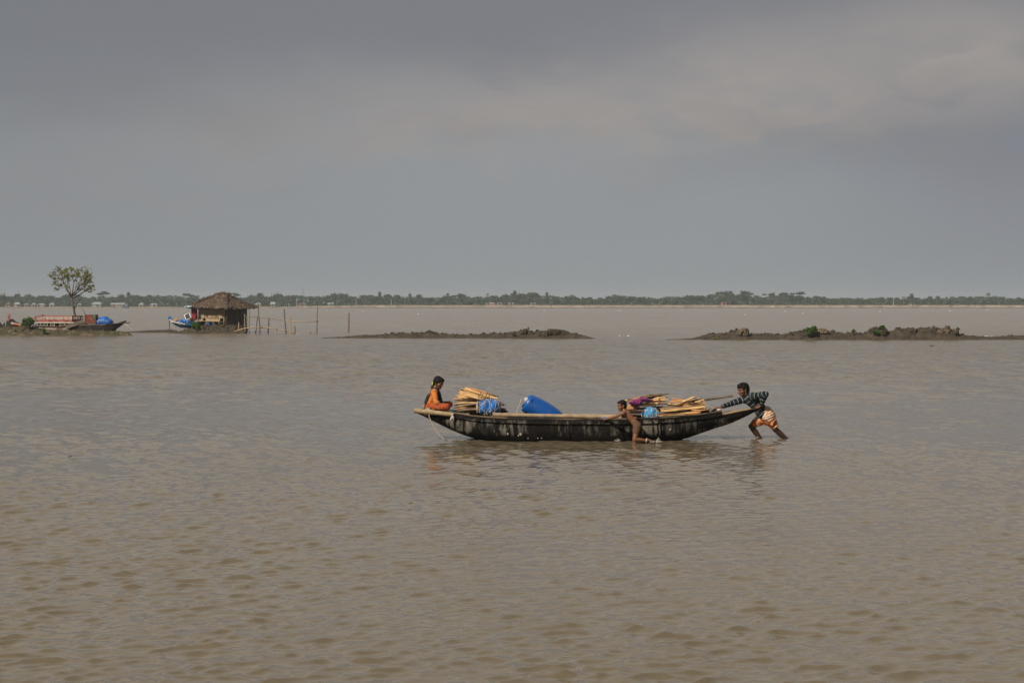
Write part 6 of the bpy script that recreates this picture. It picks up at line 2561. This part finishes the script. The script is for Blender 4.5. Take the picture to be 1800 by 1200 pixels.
    for dy in (-.05, .05):
        db.cap(chest + V(0, dy, 0), belly + V(-.005, dy, 0), .093, .092)
        db.cap(belly + V(-.005, dy, 0), pelvis + V(-.01, dy, .0), .092, .108)
    limb(db, [rsh, rel, rel.lerp(rwr, .22)], [.056, .048, .044])
    limb(db, [lsh, lel, lel.lerp(lwr, .22)], [.056, .048, .044])
    db.cap(pelvis, J(420, 610, 32.20), .105, .07)
    db.cap(pelvis, J(420, 610, 32.46), .105, .07)

    def crease(c):
        k = (fbm(c[:, 0] * 24, c[:, 2] * 24 + c[:, 1] * 14, 9, 3) - .5) * .016
        o_ = c.copy()
        o_[:, 1] -= k
        o_[:, 0] -= k * .5
        return o_
    remeshed(db, 'dress', M_d, root, .008, 2, .4, jitter=crease)
    pb = MB()
    limb(pb, [rhip, rkn, rkn.lerp(ran, .75)], [.088, .064, .046])
    limb(pb, [lhip, lkn, lkn.lerp(lan, .75)], [.088, .064, .046])
    remeshed(pb, 'trousers', material('dark_orange_print', (0.27, 0.045, 0.010), (0.34, 0.07, 0.012), 9, .85, c3=(0.09, 0.03, 0.012), scale3=17, lo3=.53, hi3=.60), root, .008, 2, .4, jitter=crease)
    # black scarf: down the back and down the front
    M_s = material('black_scarf', (0.008, 0.0075, 0.009), (0.016, 0.015, 0.017), 14, .85, .3)
    sb = MB()
    back = [(440, 345), (408, 362), (374, 402), (342, 455), (317, 510), (302, 560), (294, 620)]
    for dy in (-.10, -.05, 0, .05, .10):
        pts = [J(x - 4 + 14 * abs(dy) / .1 * (0.9), y, 32.33 + dy) for x, y in back]
        limb(sb, pts, [.026] * 3 + [.028] * 4)
    front = [(462, 352), (486, 395), (498, 450), (512, 505), (530, 552)]
    for dy in (-.13, -.09, -.045, 0, .045, .09):
        pts = [J(x + 4 - 10 * abs(dy) / .1, y, 32.33 + dy * (.7 + .3 * i / 4)) for i, (x, y) in enumerate(front)]
        limb(sb, pts, [.030, .036, .036, .036, .030])
    for an in np.linspace(0, 2 * math.pi, 13)[:-1]:
        q = lambda g: neck + V(math.cos(g) * .066, math.sin(g) * .066, .012 - .02 * math.cos(g))
        sb.cap(q(an), q(an + .5236), .022, .022, 8)
    remeshed(sb, 'scarf', M_s, root, .008, 3, .4, jitter=crease)


girl()


def boy():
    J = lambda zx, zy, Y: P(1040 + zx / 8.571, 670 + zy / 8.571, Y)
    head = Head(J(457, 366, 31.42), (-.93, -.22, -.20), .86)
    neck = J(495, 440, 31.42)
    chest = J(530, 490, 31.43)
    belly = J(612, 580, 31.42)
    pelvis = J(685, 660, 31.40)
    lsh, lel, lwr = J(478, 478, 31.31), J(355, 535, 31.38), J(232, 566, 31.60)
    rsh, rel, rwr = J(560, 448, 31.55), J(650, 448, 31.74), J(738, 456, 31.93)
    lhip, rhip = J(690, 672, 31.34), J(682, 675, 31.46)
    lkn, lan = J(652, 872, 31.30), J(838, 893, 31.34)
    rkn, ran = J(645, 880, 31.44), J(668, 1080, 31.46)
    root = thing('person', 'small barefoot boy in brown shorts clinging to the near side of the boat', 'person', V(ran.x, 31.42, 0))
    mb = MB()
    head.skin(mb)
    mb.cap(head.at(-.03, 0, -.06), neck, .036, .038)
    mb.cap(neck, chest, .05, .066)
    mb.cap(chest, lsh, .058, .037)
    mb.cap(chest, rsh, .058, .037)
    for dy in (-.032, .032):
        mb.cap(chest + V(0, dy, 0), belly + V(0, dy, 0), .066, .058)
        mb.cap(belly + V(0, dy, 0), pelvis + V(0, dy, 0), .058, .068)
    limb(mb, [pelvis, lhip], [.068, .064])
    limb(mb, [pelvis, rhip], [.068, .064])
    limb(mb, [lsh, lel, lwr], [.034, .027, .019])
    limb(mb, [rsh, rel, rwr], [.034, .027, .019])
    limb(mb, [lhip, lhip.lerp(lkn, .5), lkn, lkn.lerp(lan, .35), lan], [.062, .052, .040, .038, .023])
    limb(mb, [rhip, rhip.lerp(rkn, .5), rkn, rkn.lerp(ran, .35), ran], [.062, .052, .040, .038, .023])
    foot(mb, lan, (.72, 0, -.42), .62, up=(.45, -.2, -.85))
    foot(mb, ran, (-1, 0, -.1), .62)
    hand(mb, lwr, (-.80, .42, -.18), (-.1, -.2, .95), .68, .45, 1)
    hand(mb, rwr, (.85, .45, .02), (.0, -.2, .95), .68, .4, -1)
    remeshed(mb, 'body', [M_skin_boy, M_eye, M_lip], root, .0048, 2, .35, paint=head.paint())
    hb = MB()
    head.e(hb, -.018, 0, .040, .098, .082, .084, 18, 12)
    head.e(hb, -.050, 0, .0, .062, .076, .085)
    head.e(hb, -.062, 0, -.035, .036, .052, .042)
    head.e(hb, .044, 0, .080, .050, .056, .028)
    for s in (-1, 1):
        head.e(hb, .005, s * .070, .035, .03, .013, .035)
    remeshed(hb, 'hair', M_hair, root, .005, 2, .3)
    sb = MB()
    for dy in (-.036, .036):
        sb.cap(belly.lerp(pelvis, .62) + V(0, dy, 0), pelvis + V(0, dy, 0), .070, .080)
    limb(sb, [pelvis, lhip, lhip.lerp(lkn, .42)], [.080, .078, .066])
    limb(sb, [pelvis, rhip, rhip.lerp(rkn, .42)], [.080, .078, .066])
    remeshed(sb, 'shorts', material('brown_shorts', (0.11, 0.055, 0.030), (0.085, 0.042, 0.024), 12, .9, .3), root, .007, 2, .4)
    ab = MB()
    c = lan + V(.0, 0, .0)
    d = (lan - lkn).normalized()
    s1 = d.cross(V(0, 1, 0)).normalized()
    pts = [c - d * .02 + (s1 * math.cos(g) + V(0, 1, 0) * math.sin(g)) * .027 for g in np.linspace(0, 6.283, 13)]
    ab.tube(pts, .007, 6)
    ab.build('anklet', material('white_cord', (0.7, 0.68, 0.62)), root, smooth=True)


boy()


def splash(name, spots, seed, label):
    rr = random.Random(seed)
    mb = MB()
    for px, py, Y, w, h, n in spots:
        c = P(px, py, Y)
        c.z = 0.01
        ww = w / FPX * Y
        hh = h / FPX * Y
        for k in range(n):
            a = rr.gauss(0, .4)
            t = rr.random() ** 2.0
            p = c + V(a * ww, rr.gauss(0, .05), t * hh * max(.1, 1 - abs(a)))
            r = rr.uniform(.0018, .0045) * (1.3 - t)
            d = V(rr.gauss(0, .8), rr.gauss(0, .4), rr.uniform(.3, 1.4)).normalized()
            mb.tube([p - d * r * 3.2, p, p + d * r * 3.6], [r * .25, r * .8, r * .15], 5)
        for k in range(int(n * .05)):
            a = rr.gauss(0, .5)
            p = c + V(a * ww * 1.2, rr.gauss(0, .09), .006)
            mb.ell(p, (rr.uniform(.008, .02), 0, 0), (0, .01, 0), (0, 0, .006), 8, 5)
    o = mb.build(name, material('white_water', (0.68, 0.66, 0.62), (0.5, 0.46, 0.4), 40, .25, trans=.3), smooth=True)
    struct(o, 'stuff')


splash('splash', [(1157, 776, 31.32, 6, 11, 90), (1148, 777, 31.3, 8, 4, 30), (1086, 777, 31.5, 7, 6, 36), (1330, 769.5, 32.3, 5, 2.0, 10)], 3, '')

# tiny floating leaves and specks on the water
rnd = random.Random(9)
for px, py, mat, lab in ((720, 888, M_leaf_yel, 'small yellow leaf floating left of the boat'), (120, 805, M_bark, 'dark bit of driftwood floating far left'), (1637, 608, M_bark, 'dark bit of driftwood floating before the right mud bank')):
    Y = CAM_H * FPX / (py - 533)
    c = V((px - 900) / FPX * Y, Y, .025)
    mb = MB()
    k = Y / 30
    mb.ell(c, (.035 * k, 0, 0), (0, .03 * k, 0), (0, 0, .012 * k), 8, 5)
    mb.ell(c + V(.03 * k, .01, .005), (.02 * k, 0, 0), (0, .014 * k, 0), (0, 0, .01 * k), 8, 5)
    tag(mb.build('floating_debris', mat, loc=c, smooth=True), lab, 'debris')


# ------------------------------------------------------------------ haze over the river
def haze():
    mb = MB()
    mb.box((0, 1000, 7.5), (4900, 2900, 17.5))
    o = mb.build('haze', [], fix=True)
    m = bpy.data.materials.new('haze')
    m.use_nodes = True
    nt = m.node_tree
    nt.nodes.clear()
    out_ = nt.nodes.new('ShaderNodeOutputMaterial')
    v = nt.nodes.new('ShaderNodeVolumePrincipled')
    v.inputs['Color'].default_value = (0.58, 0.66, 0.72, 1)
    v.inputs['Density'].default_value = 0.00026
    v.inputs['Anisotropy'].default_value = 0.0
    nt.links.new(v.outputs[0], out_.inputs['Volume'])
    o.data.materials.append(m)
    struct(o, 'stuff')


haze()
